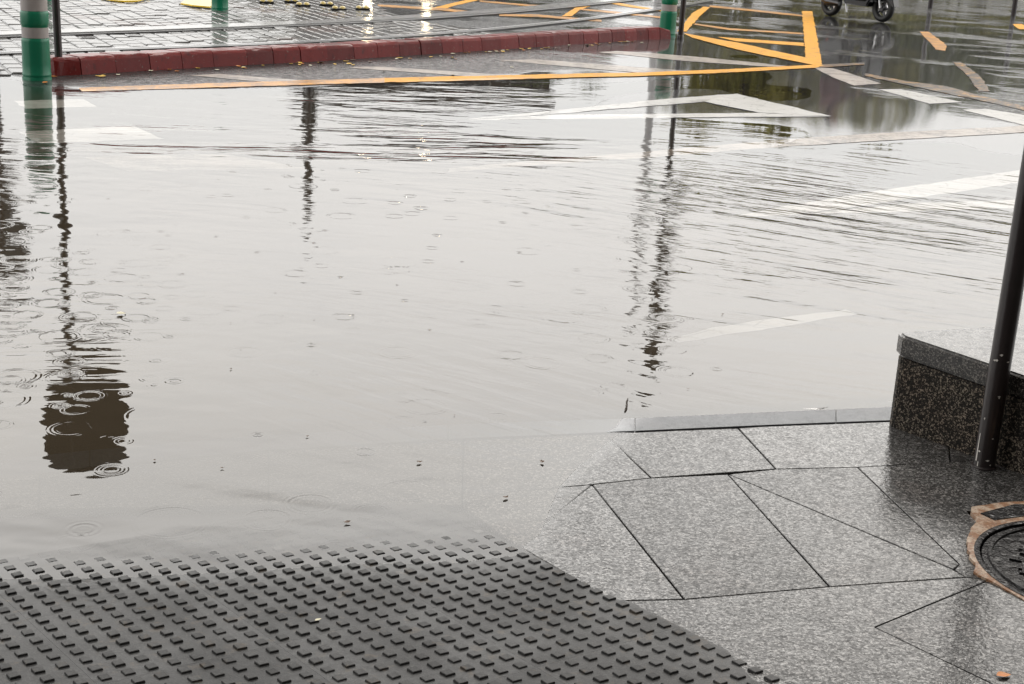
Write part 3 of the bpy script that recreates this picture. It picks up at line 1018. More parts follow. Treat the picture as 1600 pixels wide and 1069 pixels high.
def sett_geo(ctr, z):
    hl, hw = LL / 2 - .008 - random.random() * .006, LW / 2 - .008 - random.random() * .005
    t1, t2 = random.gauss(0, .007), random.gauss(0, .008)
    top = .012 + random.gauss(0, .0025)
    v, f = [], []
    for lev, ins in ((-.03, 0), (top - .006, 0), (top, .012)):
        for sa, sb in ((-1, -1), (1, -1), (1, 1), (-1, 1)):
            du, dv = sa * (hl - ins), sb * (hw - ins)
            q = ctr + cd * du + cn * dv
            v.append((q[0], q[1], z + lev + du * t1 + dv * t2))
    for L0 in (0, 4):
        for k in range(4):
            f.append((L0 + k, L0 + (k + 1) % 4, L0 + 4 + (k + 1) % 4, L0 + 4 + k))
    f.append((8, 9, 10, 11))
    return v, f
order = []
for k, (c, z) in enumerate(zip(sl, zs_)):
    q = px_of((c[0], c[1], z))
    vis = -10 < q[0] < 1610 and q[1] > -8
    order.append((0 if vis else 1, q[2], k))
order.sort()
rv, rf = [], []
for n_, (_, _, k) in enumerate(order):
    v, f = sett_geo(sl[k], zs_[k])
    if n_ < 300:
        mesh_obj('sett', v, f, M['sett'], setts)
    else:
        b0 = len(rv)
        rv += v
        rf += [tuple(b0 + q for q in ff) for ff in f]
tag(mesh_obj('sett_field', rv, rf, M['sett'], setts), kind='stuff')
bm = bmesh.new()
bm.faces.new([bm.verts.new((p[0], p[1], 0)) for p in ccw(region)])
bmesh.ops.triangulate(bm, faces=bm.faces)
for ax, lo, hi in ((0, -14, 4), (1, 9, 27)):
    c = lo
    while c < hi:
        co, no = [0, 0, 0], [0, 0, 0]
        co[ax], no[ax] = c, 1
        bmesh.ops.bisect_plane(bm, geom=bm.verts[:] + bm.edges[:] + bm.faces[:], plane_co=co, plane_no=no)
        c += .4
for v in bm.verts:
    v.co.z = G(v.co.x, v.co.y) + .003
o = bm_obj('joint_bed', bm, M['groove'], setts)

def ribbon(name, pts, half, mat, lift, parent=None, thick=.02, side=0.0):
    """raised strip along world points, side: sideways offset"""
    pts = [np.array(p[:2]) for p in pts]
    dense = []
    for a, b in zip(pts, pts[1:]):
        n = max(1, int(np.linalg.norm(b - a) / .3))
        dense += [a + (b - a) * k / n for k in range(n)]
    dense.append(pts[-1])
    bm = bmesh.new()
    prev = None
    for i, p in enumerate(dense):
        d = dense[min(i + 1, len(dense) - 1)] - dense[max(i - 1, 0)]
        d = d / np.linalg.norm(d)
        nn = np.array([-d[1], d[0]])
        z = G(p[0], p[1]) + lift
        a, b = p + nn * (side + half), p + nn * (side - half)
        ring = [bm.verts.new((a[0], a[1], z)), bm.verts.new((b[0], b[1], z)), bm.verts.new((b[0], b[1], z - thick)), bm.verts.new((a[0], a[1], z - thick))]
        if prev:
            for k in range(4):
                bm.faces.new((prev[k], prev[(k + 1) % 4], ring[(k + 1) % 4], ring[k]))
        else:
            bm.faces.new(ring)
        prev = ring
    bm.faces.new(prev[::-1])
    return bm_obj(name, bm, mat, parent)

def smooth_px(pts):
    a = np.array(pts, float)
    xs = np.linspace(a[0, 0], a[-1, 0], 26)
    c = np.polyfit(a[:, 0], a[:, 1], 3)
    return [PG(x, np.polyval(c, x)) for x in xs]
M['edging'] = mat_granite('pale_edging_stone', .30, .55, .42, 260, 1.0, .06, .0003, glo=.9)
strip = thing('stone_edging', (0, 0, 0), kind='structure', label='pale smooth stone strip set low across the setts between two dark channels')
spts = smooth_px([(-60, 58.5), (60, 55), (170, 50), (330, 45), (400, 42), (560, 34.5), (640, 29.5), (800, 17.5), (930, 5), (1000, -3)])
ribbon('edging_top', spts, .15, M['edging'], .030, strip, .05)
ribbon('channel', spts, .04, M['groove'], .0195, strip, side=.195)
ribbon('channel', spts, .045, M['groove'], .0195, strip, side=-.20)
chan = thing('drain_channel', (0, 0, 0), kind='structure', label='dark drainage slot running close behind the red kerb')
cpts = smooth_px([(-60, 88.5), (0, 86), (100, 84), (300, 76), (400, 72), (620, 59), (800, 46), (960, 27), (1040, 14), (1110, 2)])
ribbon('slot', cpts, .055, M['groove'], .0195, chan)
ribbon('slot_edge', cpts, .022, M['rail'], .021, chan, side=.085)

# ------------------------------------------------------------------ bollards
def bollard(loc, label):
    t = thing('bollard', loc, random.uniform(0, 3), label, 'bollard', 'green and white banded bollards')
    bm = bmesh.new()
    add_lathe(bm, [(0, -.02), (.107, -.02), (.107, .012), (.1035, .022), (.1045, .03), (.1065, .036), (.1055, .044), (.103, .05), (.1025, .12), (.101, .24), (.1015, .285), (.1005, .300),
                   (.0965, .306), (.0960, .312), (.0955, .390), (.0965, .396), (.0995, .402), (.1025, .412), (.1025, .490), (.0990, .503), (.0950, .510), (.0945, .600),
                   (.0965, .606), (.0985, .614), (.0975, .700), (.094, .715), (.080, .738), (.05, .755), (0, .762)], 40)
    bm_obj('body', bm, M['green'], t, True)
    for z0, z1, r in ((.3125, .3895, .0958), (.5105, .5995, .0949)):
        bm = bmesh.new()
        r2 = r + .0016
        add_lathe(bm, [(r - .004, z0), (r2, z0), (r2, z1), (r - .004, z1)], 40)
        bm_obj('reflective_band', bm, M['band'], t, True)
    return t
bollard(PG(58, 124), 'nearest green bollard, two pale bands, standing in the water left of the thin dark post')
bollard(PG(1042, 57), 'green bollard with pale bands at the far right end of the red kerb')
bollard(PG(343.5, 17), 'green bollard standing on the setts beside the yellow base plate')
bollard(PG(68, 3), 'far green bollard half hidden behind the nearest bollard')

# ------------------------------------------------------------------ posts
def signal_post(px, label, height, r, heads, lean=0.0, plates=True, rz=0.0, world_pt=None, cat='post', mat=None):
    p = PG(*px) if world_pt is None else world_pt
    mat = mat or M['post']
    t = thing('street_post', p, rz, label, cat, None)
    bm = bmesh.new()
    add_tube(bm, [(0, 0, -.05), (math.tan(lean) * height, 0, height)], r, 20)
    bm_obj('pole', bm, mat, t, True)
    bm = bmesh.new()
    add_lathe(bm, [(r * 1.02, -.03), (r * 1.35, -.03), (r * 1.3, .03), (r * 1.02, .05)], 20)
    bm_obj('base_collar', bm, mat, t, True)
    for (z0, z1, w, dx) in heads:
        bm = bmesh.new()
        add_box(bm, (dx, -.10, (z0 + z1) / 2), (w * .48, .2, (z1 - z0) * .92), bevel=.02)
        h = bm_obj('signal_head', bm, M['gloss_black'], t)
        bm = bmesh.new()
        ov = [(dx + w / 2 * math.copysign(abs(math.cos(a)) ** .7, math.cos(a)), (z1 - z0) / 2 * math.copysign(abs(math.sin(a)) ** .7, math.sin(a))) for a in [2 * math.pi * q / 40 for q in range(40)]]
        fa_ = [bm.verts.new((x, .014, (z0 + z1) / 2 + zz)) for x, zz in ov]
        fb_ = [bm.verts.new((x, .026, (z0 + z1) / 2 + zz)) for x, zz in ov]
        bm.faces.new(fa_)
        bm.faces.new(fb_[::-1])
        for q in range(40):
            bm.faces.new((fa_[q], fb_[q], fb_[(q + 1) % 40], fa_[(q + 1) % 40]))
        bm_obj('backing_board', bm, M['black'], h)
        n = max(1, round((z1 - z0) / .3))
        for k in range(n):
            zc = z0 + (k + .5) * (z1 - z0) / n
            bm = bmesh.new()
            add_lathe(bm, [(.085, 0), (.10, 0), (.10, .14), (.085, .14)], 16, Matrix.Translation((dx, -.2, zc)) @ Matrix.Rotation(math.pi / 2, 4, 'X'))
            bm_obj('visor', bm, M['black'], h)
        for zz in (z0 + .08, z1 - .08):
            bm = bmesh.new()
            add_tube(bm, [(0, 0, zz - .12), (dx * .6 + .02, -.03, zz), (dx, -.06, zz)], .016, 8)
            bm_obj('bracket', bm, mat, t)
    return t
signal_post((93, 116), 'thin dark metal post standing at the left end of the red kerb', 3.35, .030, [(2.40, 3.36, .66, -.10)], .012, rz=math.radians(200))
signal_post((1063, 61), 'slim black post standing beside the bollard at the right end of the red kerb', 4.3, .033, [(2.5, 3.1, .22, -.03), (3.5, 4.1, .20, .02)], 0, rz=math.radians(160))
signal_post(None, 'dark signal post beyond the frame at the left whose reflection crosses the puddle edge', 3.4, .05, [(1.9, 2.6, .4, .05), (2.7, 3.4, .5, -.05)], 0, rz=math.radians(165), world_pt=P(-14, 8, .01), cat='signal post')
signal_post(None, 'dark signal post far behind the setts, seen as a broken reflection left of centre', 3.5, .055, [(1.5, 2.3, .22, 0)], 0, rz=math.radians(180), world_pt=np.array([-3.42, 22.6, .01]), cat='signal post')
t = thing('lamp_post', (2.45, 28.0, .02), 0, 'tall pale grey lamp post far behind the kerb, seen as a faint reflection', 'lamp post')
bm = bmesh.new()
add_tube(bm, [(0, 0, -.1), (0, 0, 1.0), (0, 0, 6.2)], [.10, .085, .05], 16)
bm_obj('pole', bm, M['grey_post'], t, True)
bm = bmesh.new()
add_tube(bm, [(0, 0, 6.15), (.1, -.3, 6.35), (.25, -1.0, 6.45)], [.04, .035, .03], 10)
bm_obj('arm', bm, M['grey_post'], t, True)
bm = bmesh.new()
add_box(bm, (.3, -1.25, 6.45), (.22, .6, .1), bevel=.03)
bm_obj('lamp_head', bm, M['grey_post'], t)

# near right post
pr = PG(1537, 729)
t = thing('sign_post', pr, 0, 'dark brown metal post in front of the stone planter, paint chipped near its foot', 'post')
bm = bmesh.new()
add_tube(bm, [(0, 0, -.05), (.004, 0, 2.6)], .0285, 28)
bm_obj('pole', bm, M['post'], t, True)
bm = bmesh.new()
for k in range(11):      # chips in the paint
    a = math.radians(random.choice([205, 225, 240, 262, 280]) + random.uniform(-12, 12))
    z = random.choice([.015, .03, .055, .09, .15, .21, .30, .315, .33, .46, .62, .80]) + random.uniform(-.006, .006)
    w, h = random.uniform(.002, .006), random.uniform(.002, .004)
    rr = .0289
    c = Vector((math.cos(a) * rr, math.sin(a) * rr, z))
    tg = Vector((-math.sin(a), math.cos(a), 0))
    q = [c - tg * w, c + tg * w * .3 - Vector((0, 0, h)), c + tg * w + Vector((0, 0, h * .4)), c + tg * w * .2 + Vector((0, 0, h))]
    bm.faces.new([bm.verts.new(v) for v in q])
for z0, z1, a in ((.02, .10, 200), (.0, .02, 215)):
    a = math.radians(a)
    tg = Vector((-math.sin(a), math.cos(a), 0))
    c = Vector((math.cos(a) * .0289, math.sin(a) * .0289, 0))
    bm.faces.new([bm.verts.new(v) for v in (c - tg * .0025 + Vector((0, 0, z0)), c + tg * .002 + Vector((0, 0, z0)), c + tg * .0012 + Vector((0, 0, z1)), c - tg * .001 + Vector((0, 0, z1)))])
tag(bm_obj('paint_chips', bm, simple('bare_pale_primer', (.72, .69, .64), .6), t), kind='stuff')
bm = bmesh.new()
add_lathe(bm, [(0, -.01), (.034, -.01), (.034, .004), (.029, .007), (0, .007)], 24)
bm_obj('foot_plate', bm, M['post'], t, True)

# ------------------------------------------------------------------ stone planter
A = PG(1385, 661)[:2]
B = PG(1391, 668)[:2]
Cc = PG(1600, 742)[:2]
fd = (Cc - B) / np.linalg.norm(Cc - B)
T1 = P(1403, 515.5, .295)[:2]
T2 = P(1590, 504, .295)[:2]
bd = (T2 - T1) / np.linalg.norm(T2 - T1)
poly = [A, B, B + fd * 1.5, B + fd * 1.5 + bd * .9, A + bd * 1.9]
poly = ccw([tuple(p) for p in poly])
pz = G(*B)
pl = thing('stone_planter', (0, 0, 0), 0, 'low dark speckled stone block with a rounded coping beside the brown post', 'planter')
bm = bmesh.new()
add_prism(bm, inset(poly, .006), pz - .05, .226)
bmesh.ops.bevel(bm, geom=[e for e in bm.edges if abs(e.verts[0].co.z - e.verts[1].co.z) > .1], offset=.006, segments=2, affect='EDGES')
bm_obj('body', bm, M['planter_granite'], pl)
bm = bmesh.new()
add_prism(bm, poly, .229, .295)
bmesh.ops.bevel(bm, geom=[e for e in bm.edges if abs(e.verts[0].co.z - e.verts[1].co.z) < .01], offset=.008, segments=3, affect='EDGES')
bm_obj('coping', bm, mat_granite('planter_top_granite', .008, .24, .03, 230, 1.0, .05, .0004, (1, .92, .82), .05, 1.62, .85), pl)

# ------------------------------------------------------------------ manhole
mp = np.array([PG(*q)[:2] for q in ((1528, 855), (1533, 878), (1543, 895), (1570, 916), (1600, 931))])
A_ = np.c_[2 * mp, np.ones(len(mp))]
sol = np.linalg.lstsq(A_, (mp ** 2).sum(1), rcond=None)[0]
mc = sol[:2]
mr = math.sqrt(max(.01, sol[2] + mc @ mc))
if not .15 < mr < .45:
    mr = .3
    mc = np.array(PG(1528, 862)[:2]) + np.array([.3, .02])
mz = G(*mc)
mh = thing('manhole_cover', (mc[0], mc[1], mz), 0, 'round black cast iron manhole cover ringed by rusty mortar', 'manhole cover')
bm = bmesh.new()
add_lathe(bm, [(mr * .985, -.04), (mr * .985, .003), (mr * 1.0, .005), (mr * 1.035, .004), (mr * 1.035, -.04)], 72)
bm_obj('frame', bm, M['iron'], mh, True)
bm = bmesh.new()
add_lathe(bm, [(0, -.002), (mr * .965, -.002), (mr * .972, -.004), (mr * .972, -.03)], 72)
lid = bm_obj('lid', bm, M['iron'], mh, True)
bm = bmesh.new()
random.seed(3)
for r_ in (.9,):
    add_lathe(bm, [(mr * r_ - .006, -.003), (mr * r_ - .004, .003), (mr * r_ + .004, .003), (mr * r_ + .006, -.003)], 64)
for gxk in range(-8, 9):
    for gyk in range(-8, 9):
        x, y = gxk * .036, gyk * .036
        if math.hypot(x, y) > mr * .72: continue
        add_box(bm, (x, y, 0), (.028, .009, .006), rz=(math.pi / 4 if (gxk + gyk) % 2 else -math.pi / 4) + .4, bevel=0)
bm_obj('raised_pattern', bm, M['iron'], lid)
lug = [PG(*q)[:2] - mc for q in ((1531, 809), (1553, 819), (1600, 812), (1640, 796), (1585, 794))]
bm = bmesh.new()
add_prism(bm, ccw([tuple(p) for p in lug]), -.04, .0045)
bm_obj('lug', bm, M['iron'], mh)
outer = [(1592, 787.5), (1548, 792.5), (1509, 799), (1527, 816), (1516, 832), (1509, 850), (1515, 875), (1527, 890), (1519, 899), (1546, 909), (1572, 923), (1602, 939), (1680, 955), (1760, 930), (1800, 860), (1730, 800), (1660, 784)]
bm = bmesh.new()
op = [PG(*q)[:2] - mc for q in outer]
op = ccw([tuple(p) for p in op])
bm = bmesh.new()
NR = 96
rad_o = []
for k in range(NR):
    th = 2 * math.pi * k / NR
    dx, dy = math.cos(th), math.sin(th)
    best = mr * 1.06
    for a, b in zip(op, op[1:] + op[:1]):
        ex, ey = b[0] - a[0], b[1] - a[1]
        den = dx * ey - dy * ex
        if abs(den) < 1e-9: continue
        tt = (a[0] * ey - a[1] * ex) / den
        uu = (a[0] * dy - a[1] * dx) / den
        if tt > 0 and 0 <= uu <= 1: best = max(best, tt)
    rad_o.append(best + RNG.normal(0, .0022))
rings_ = []
for f_, z_ in ((0, -.04), (0, .0030), (1, .0018), (1, -.04)):
    rings_.append([bm.verts.new(((mr * 1.03 * (1 - f_) + rad_o[k] * f_) * math.cos(2 * math.pi * k / NR), (mr * 1.03 * (1 - f_) + rad_o[k] * f_) * math.sin(2 * math.pi * k / NR), z_)) for k in range(NR)])
for a, b in zip(rings_, rings_[1:]):
    for k in range(NR):
        bm.faces.new((a[k], a[(k + 1) % NR], b[(k + 1) % NR], b[k]))
bm_obj('mortar_ring', bm, M['mortar'], mh)

# ------------------------------------------------------------------ yellow base plates and road studs
def base_plate(pix, label):
    pts = [P(*q, .01)[:2] for q in pix]
    c = np.mean(pts, 0)
    z = G(*c)
    bm = bmesh.new()
    add_prism(bm, ccw([tuple(p - c) for p in pts]), -.02, .032)
    bmesh.ops.bevel(bm, geom=[e for e in bm.edges if min(v.co.z for v in e.verts) > 0], offset=.012, segments=2, affect='EDGES')
    t = thing('base_plate', (c[0], c[1], z), 0, label, 'base plate', 'yellow plates lying on the setts')
    bm_obj('plate', bm, M['yellow'], t)
    bm = bmesh.new()
    add_prism(bm, inset([tuple(p - c) for p in pts], -.012), -.02, .017)
    bm_obj('rubber_edge', bm, M['black'], t)
base_plate([(281, 9.5), (300, 13), (328, 15.5), (345, 10), (352, -8), (320, -10), (296, 0)], 'pointed yellow plate lying against the bollard on the setts')
base_plate([(157, 1), (172, 4.5), (192, 6), (216, 5.5), (236, 0), (240, -14), (200, -16), (165, -12)], 'yellow plate cut by the top edge of the photo, left of the pointed one')
cap = [(416, 6.5), (455, 5.5), (473, 11.5), (510, 10.5), (529, 17.5), (566, 17)]
cl = ['road stud with two pale reflectors, farthest left of the row', 'road stud with two pale reflectors, second from the left at the top edge', 'road stud with two pale reflectors, third from the left, lower of its pair',
      'road stud with two pale reflectors, fourth from the left, higher of its pair', 'road stud with two pale reflectors, lowest, second from the right', 'road stud with two pale reflectors, farthest right beside the light reflection']
proto = None
for (x, y), lb in zip(cap, cl):
    p = PG(x, y)
    if proto is None:
        rs = thing('road_stud', p, .35, lb, 'road stud', 'black and yellow road studs on the setts')
        bm = bmesh.new()
        add_box(bm, (0, 0, .014), (.20, .11, .03), bevel=.010)
        bm_obj('base', bm, M['black'], rs)
        for s_ in (-1, 1):
            bm = bmesh.new()
            add_lathe(bm, [(.043, .02), (.043, .030), (.034, .048), (.018, .056), (0, .058)], 14, Matrix.Translation((s_ * .05, -.012, 0)))
            bm_obj('reflector', bm, M['reflector'], rs, True)
        proto = rs
    else:
        rs = copy_tree(proto)
        rs.location = tuple(map(float, p))
        rs.rotation_euler = (0, 0, .35 + random.uniform(-.1, .1))
        rs['label'] = lb
    rs.location.z += .012

# ------------------------------------------------------------------ scooter and rider
fwp, rwp = PG(1377.5, 35)[:2], PG(1297, 25)[:2]
hd = math.atan2(*(fwp - rwp)[::-1])
wb = float(np.linalg.norm(fwp - rwp))
sc_z = G(*rwp)
sct = thing('motor_scooter', (rwp[0], rwp[1], sc_z), hd, 'black motor scooter crossing the wet junction, only its wheels and footboard in view', 'scooter')
RW = .215
def wheel(x, par):
    bm = bmesh.new()
    prof = []
    for k in range(12):
        a = 2 * math.pi * k / 12
        prof.append((RW - .05 + .05 * math.cos(a), .052 * math.sin(a)))
    add_lathe(bm, prof + prof[:1], 40, Matrix.Translation((x, 0, RW)) @ Matrix.Rotation(math.pi / 2, 4, 'X'))
    w = bm_obj('wheel', bm, M['black'], par, True)
    bm = bmesh.new()
    mt = Matrix.Translation((x, 0, RW)) @ Matrix.Rotation(math.pi / 2, 4, 'X')
    add_lathe(bm, [(.135, -.035), (.15, -.035), (.15, .035), (.135, .035), (.135, -.035)], 32, mt)
    for k in range(5):
        a = 2 * math.pi * k / 5
        add_tube(bm, [(x + .03 * math.cos(a), 0, RW + .03 * math.sin(a)), (x + .14 * math.cos(a), 0, RW + .14 * math.sin(a))], .016, 8)
    add_lathe(bm, [(0, -.05), (.04, -.05), (.04, .05), (0, .05)], 16, mt)
    bm_obj('rim', bm, M['dark_alloy'], w, True)
    bm = bmesh.new()
    add_lathe(bm, [(.06, -.048), (.105, -.048), (.105, -.043), (.06, -.043), (.06, -.048)], 24, mt)
    bm_obj('brake_disc', bm, M['chrome'], w)
wheel(0, sct)
wheel(wb, sct)
def shell(name, pts, width, mat, bev=.03):
    """side profile (x, z) extruded across Y"""
    bm = bmesh.new()
    pts = ccw(pts)
    a = [bm.verts.new((x, -width / 2, z)) for x, z in pts]
    b = [bm.verts.new((x, width / 2, z)) for x, z in pts]
    n = len(pts)
    bm.faces.new(a)
    bm.faces.new(b[::-1])
    for k in range(n):
        bm.faces.new((a[k], b[k], b[(k + 1) % n], a[(k + 1) % n]))
    bmesh.ops.bevel(bm, geom=bm.edges[:], offset=bev, segments=2, affect='EDGES')
    bmesh.ops.triangulate(bm, faces=[f for f in bm.faces if len(f.verts) > 4])
    return bm_obj(name, bm, mat, sct, True)
shell('rear_body', [(-.34, .55), (-.30, .70), (.05, .74), (.45, .70), (.50, .40), (.40, .27), (.18, .36), (-.1, .48)], .28, M['gloss_black'], .04)
shell('seat', [(-.30, .71), (-.22, .80), (.10, .79), (.30, .80), (.44, .76), (.42, .70)], .24, M['black'], .03)
shell('footboard', [(.40, .24), (.40, .31), (.86, .31), (.94, .40), (.98, .36), (.90, .22)], .34, M['gloss_black'], .02)
shell('front_shield', [(.88, .30), (.96, .62), (1.00, .98), (1.07, 1.0), (1.12, .70), (1.04, .30)], .36, M['gloss_black'], .03)
shell('front_mudguard', [(wb - .26, .26), (wb - .2, .40), (wb, .475), (wb + .2, .42), (wb + .27, .25), (wb + .22, .25), (wb + .15, .35), (wb, .44), (wb - .16, .36), (wb - .22, .26)], .13, M['gloss_black'], .008)
bm = bmesh.new()
add_box(bm, (.12, -.1, .24), (.34, .12, .13), bevel=.03)
bm_obj('engine', bm, M['black'], sct)
bm = bmesh.new()
add_tube(bm, [(.30, -.14, .22), (.05, -.16, .24), (-.24, -.17, .36)], [.03, .045, .04], 12)
bm_obj('exhaust', bm, M['dark_alloy'], sct, True)
bm = bmesh.new()
add_tube(bm, [(.42, -.12, .26), (.50, -.16, .10)], .014, 8)
bm_obj('stand', bm, M['chrome'], sct)
for s_ in (-1, 1):
    bm = bmesh.new()
    add_tube(bm, [(wb, s_ * .075, RW), (wb - .12, s_ * .07, .62)], .022, 10)
    bm_obj('fork', bm, M['chrome'], sct, True)
bm = bmesh.new()
add_tube(bm, [(1.0, -.32, 1.06), (1.05, -.12, 1.04), (1.06, 0, 1.0), (1.05, .12, 1.04), (1.0, .32, 1.06)], .016, 10)
bm_obj('handlebar', bm, M['black'], sct, True)
bm = bmesh.new()
add_box(bm, (-.35, 0, .58), (.05, .16, .07), bevel=.015)
bm_obj('tail_light', bm, M['red_lens'], sct)
bm = bmesh.new()
add_box(bm, (.14, -.158, .34), (.05, .012, .03), bevel=.004)
bm_obj('side_reflector', bm, M['red_lens'], sct)
bm = bmesh.new()
add_box(bm, (-.30, 0, .40), (.01, .16, .14), ry=.25)
bm_obj('number_plate', bm, simple('blank_plate', (.6, .6, .58), .4), sct)

M['trousers'] = simple('dark_trousers', (.016, .016, .02), .8)
M['jacket'] = simple('maroon_jacket', (.07, .012, .022), .7)
M['skin'] = simple('skin', (.42, .26, .19), .5)
M['helmet'] = simple('dark_helmet', (.03, .012, .02), .2, coat=.7)
rider = thing('person', (rwp[0], rwp[1], sc_z), hd, 'person in dark trousers riding the black scooter, mostly above the frame', 'person')
def skin_obj(name, verts, edges, rad, mat, parent, root=0):
    me = bpy.data.meshes.new(name)
    me.from_pydata(verts, edges, [])
    o = bpy.data.objects.new(name, me)
    link(o, parent)
    md = o.modifiers.new('skin', 'SKIN')
    for i, r in enumerate(rad):
        sv_ = me.skin_vertices[0].data[i]
        r = r if isinstance(r, tuple) else (r, r)
        sv_.radius = r
        sv_.use_root = (i == root)
    o.modifiers.new('sub', 'SUBSURF').levels = 2
    o.modifiers['sub'].render_levels = 2
    md.use_smooth_shade = True
    me.materials.append(mat)
    return o
bv = [(.12, 0, .88), (.14, 0, 1.05), (.20, 0, 1.28), (.24, 0, 1.42), (.26, 0, 1.52)]
be = [(0, 1), (1, 2), (2, 3), (3, 4)]
br = [(.15, .13), (.15, .12), (.16, .12), (.07, .07), (.055, .055)]
for s_ in (-1, 1):
    b0 = len(bv)
    bv += [(.16, s_ * .11, .86), (.58, s_ * .15, .83), (.66, s_ * .15, .42), (.80, s_ * .15, .35)]
    be += [(0, b0), (b0, b0 + 1), (b0 + 1, b0 + 2), (b0 + 2, b0 + 3)]
    br += [.095, .07, .05, .045]
    b0 = len(bv)
    bv += [(.24, s_ * .19, 1.38), (.48, s_ * .27, 1.12), (.86, s_ * .27, 1.08), (.97, s_ * .26, 1.07)]
    be += [(2, b0), (b0, b0 + 1), (b0 + 1, b0 + 2), (b0 + 2, b0 + 3)]
    br += [.065, .05, .038, .03]
body = skin_obj('body', bv, be, br, M['trousers'], rider)
jv = [(.11, 0, .92), (.14, 0, 1.05), (.20, 0, 1.28), (.235, 0, 1.40)]
je = [(0, 1), (1, 2), (2, 3)]
jr = [(.175, .155), (.175, .14), (.185, .14), (.10, .10)]
for s_ in (-1, 1):
    b0 = len(jv)
    jv += [(.24, s_ * .19, 1.37), (.48, s_ * .27, 1.12), (.82, s_ * .27, 1.085)]
    je += [(2, b0), (b0, b0 + 1), (b0 + 1, b0 + 2)]
    jr += [.08, .065, .05]
skin_obj('jacket', jv, je, jr, M['jacket'], rider)
for s_ in (-1, 1):
    bm = bmesh.new()
    add_box(bm, (.76, s_ * .15, .345), (.27, .10, .09), bevel=.03)
    bm_obj('shoe', bm, M['black'], rider, True)
    hv = [(.95, s_ * .26, 1.075), (1.01, s_ * .265, 1.075)]
    he = [(0, 1)]
    hr = [.034, .036]
    for k in range(4):
        y = s_ * (.235 + k * .021)
        b0 = len(hv)
        hv += [(1.035, y, 1.09), (1.052, y, 1.065), (1.03, y, 1.045)]
        he += [(1, b0), (b0, b0 + 1), (b0 + 1, b0 + 2)]
        hr += [.010, .009, .008]
    b0 = len(hv)
    hv += [(1.0, s_ * .225, 1.06), (1.03, s_ * .222, 1.045)]
    he += [(0, b0), (b0, b0 + 1)]
    hr += [.011, .009]
    skin_obj('hand', hv, he, hr, M['skin'], rider)
bm = bmesh.new()
bmesh.ops.create_uvsphere(bm, u_segments=24, v_segments=16, radius=1)
for v in bm.verts:
    v.co = Vector((v.co.x * .105 + .30, v.co.y * .08, v.co.z * .13 + 1.62))
    if v.co.x > .385 and abs(v.co.y) < .016 and 1.575 < v.co.z < 1.63: v.co.x += .022
head = bm_obj('head', bm, M['skin'], rider, True)
for s_ in (-1, 1):
    bm = bmesh.new()
    bmesh.ops.create_uvsphere(bm, u_segments=10, v_segments=8, radius=.013, matrix=Matrix.Translation((.388, s_ * .032, 1.645)))
    bm_obj('eye', bm, M['black'], head, True)
bm = bmesh.new()
add_box(bm, (.393, 0, 1.553), (.012, .05, .008), bevel=.003)
bm_obj('mouth', bm, M['jacket'], head)
bm = bmesh.new()
bmesh.ops.create_uvsphere(bm, u_segments=28, v_segments=18, radius=1)
for v in bm.verts:
    v.co = Vector((v.co.x * .145 + .285, v.co.y * .13, v.co.z * .15 + 1.645))
bmesh.ops.delete(bm, geom=[v for v in bm.verts if (v.co.x > .345 and v.co.z < 1.70) or v.co.z < 1.53], context='VERTS')
bmesh.ops.solidify(bm, geom=bm.faces[:], thickness=.015)
bm_obj('helmet', bm, M['helmet'], rider, True)

# ------------------------------------------------------------------ far car with lit headlights
def car(loc, rz, label):
    t = thing('parked_car', loc, rz, label, 'car')
    def side(name, pts, w, mat, bev, par=t):
        bm = bmesh.new()
        pts = ccw(pts)
        a = [bm.verts.new((-w / 2, y, z)) for y, z in pts]
        b = [bm.verts.new((w / 2, y, z)) for y, z in pts]
        n = len(pts)
        bm.faces.new(a)
        bm.faces.new(b[::-1])
        for k in range(n):
            bm.faces.new((a[k], b[k], b[(k + 1) % n], a[(k + 1) % n]))
        bmesh.ops.bevel(bm, geom=bm.edges[:], offset=bev, segments=2, affect='EDGES')
        bmesh.ops.triangulate(bm, faces=[f for f in bm.faces if len(f.verts) > 4])
        return bm_obj(name, bm, mat, par, True)
    side('body', [(-2.1, .25), (-2.15, .6), (-2.0, .82), (-1.0, .95), (1.9, .98), (2.1, .8), (2.1, .25)], 1.76, M['gloss_black'], .07)
    cab = side('cabin', [(-1.0, .93), (-.35, 1.42), (1.3, 1.46), (1.9, .96)], 1.56, simple('car_glass', (.02, .022, .025), .05), .08)
    side('roof', [(-.38, 1.43), (-.3, 1.48), (1.25, 1.51), (1.34, 1.45)], 1.48, M['gloss_black'], .02, cab)
    for x in (-.8, .8):
        for y in (-1.35, 1.35):
            bm = bmesh.new()
            add_lathe(bm, [(0, -.1), (.2, -.1), (.32, -.08), (.32, .08), (.2, .1), (0, .1)], 28, Matrix.Translation((x, y, .32)) @ Matrix.Rotation(math.pi / 2, 4, 'Y'))
            bm_obj('wheel', bm, M['black'], t, True)
    hl = NT('lit_headlight')
    e = hl.new('ShaderNodeEmission')
    e.inputs['Color'].default_value = (1, .80, .52, 1)
    e.inputs['Strength'].default_value = 34
    hl.l.new(e.outputs[0], hl.out.inputs['Surface'])
    for x in (-.68, .68):
        bm = bmesh.new()
        add_lathe(bm, [(0, .03), (.07, .025), (.1, 0), (.1, -.03)], 20, Matrix.Translation((x, -2.14, .66)) @ Matrix.Rotation(math.pi / 2, 4, 'X'))
        bm_obj('headlight', bm, hl.m, t, True)
    bm = bmesh.new()
    add_box(bm, (0, -2.16, .45), (1.0, .03, .16), bevel=.01)
    bm_obj('grille', bm, M['black'], t)
    return t
car((-3.28, 36.0, .03), math.radians(5), 'dark car facing the junction with both headlights lit, far behind the setts')

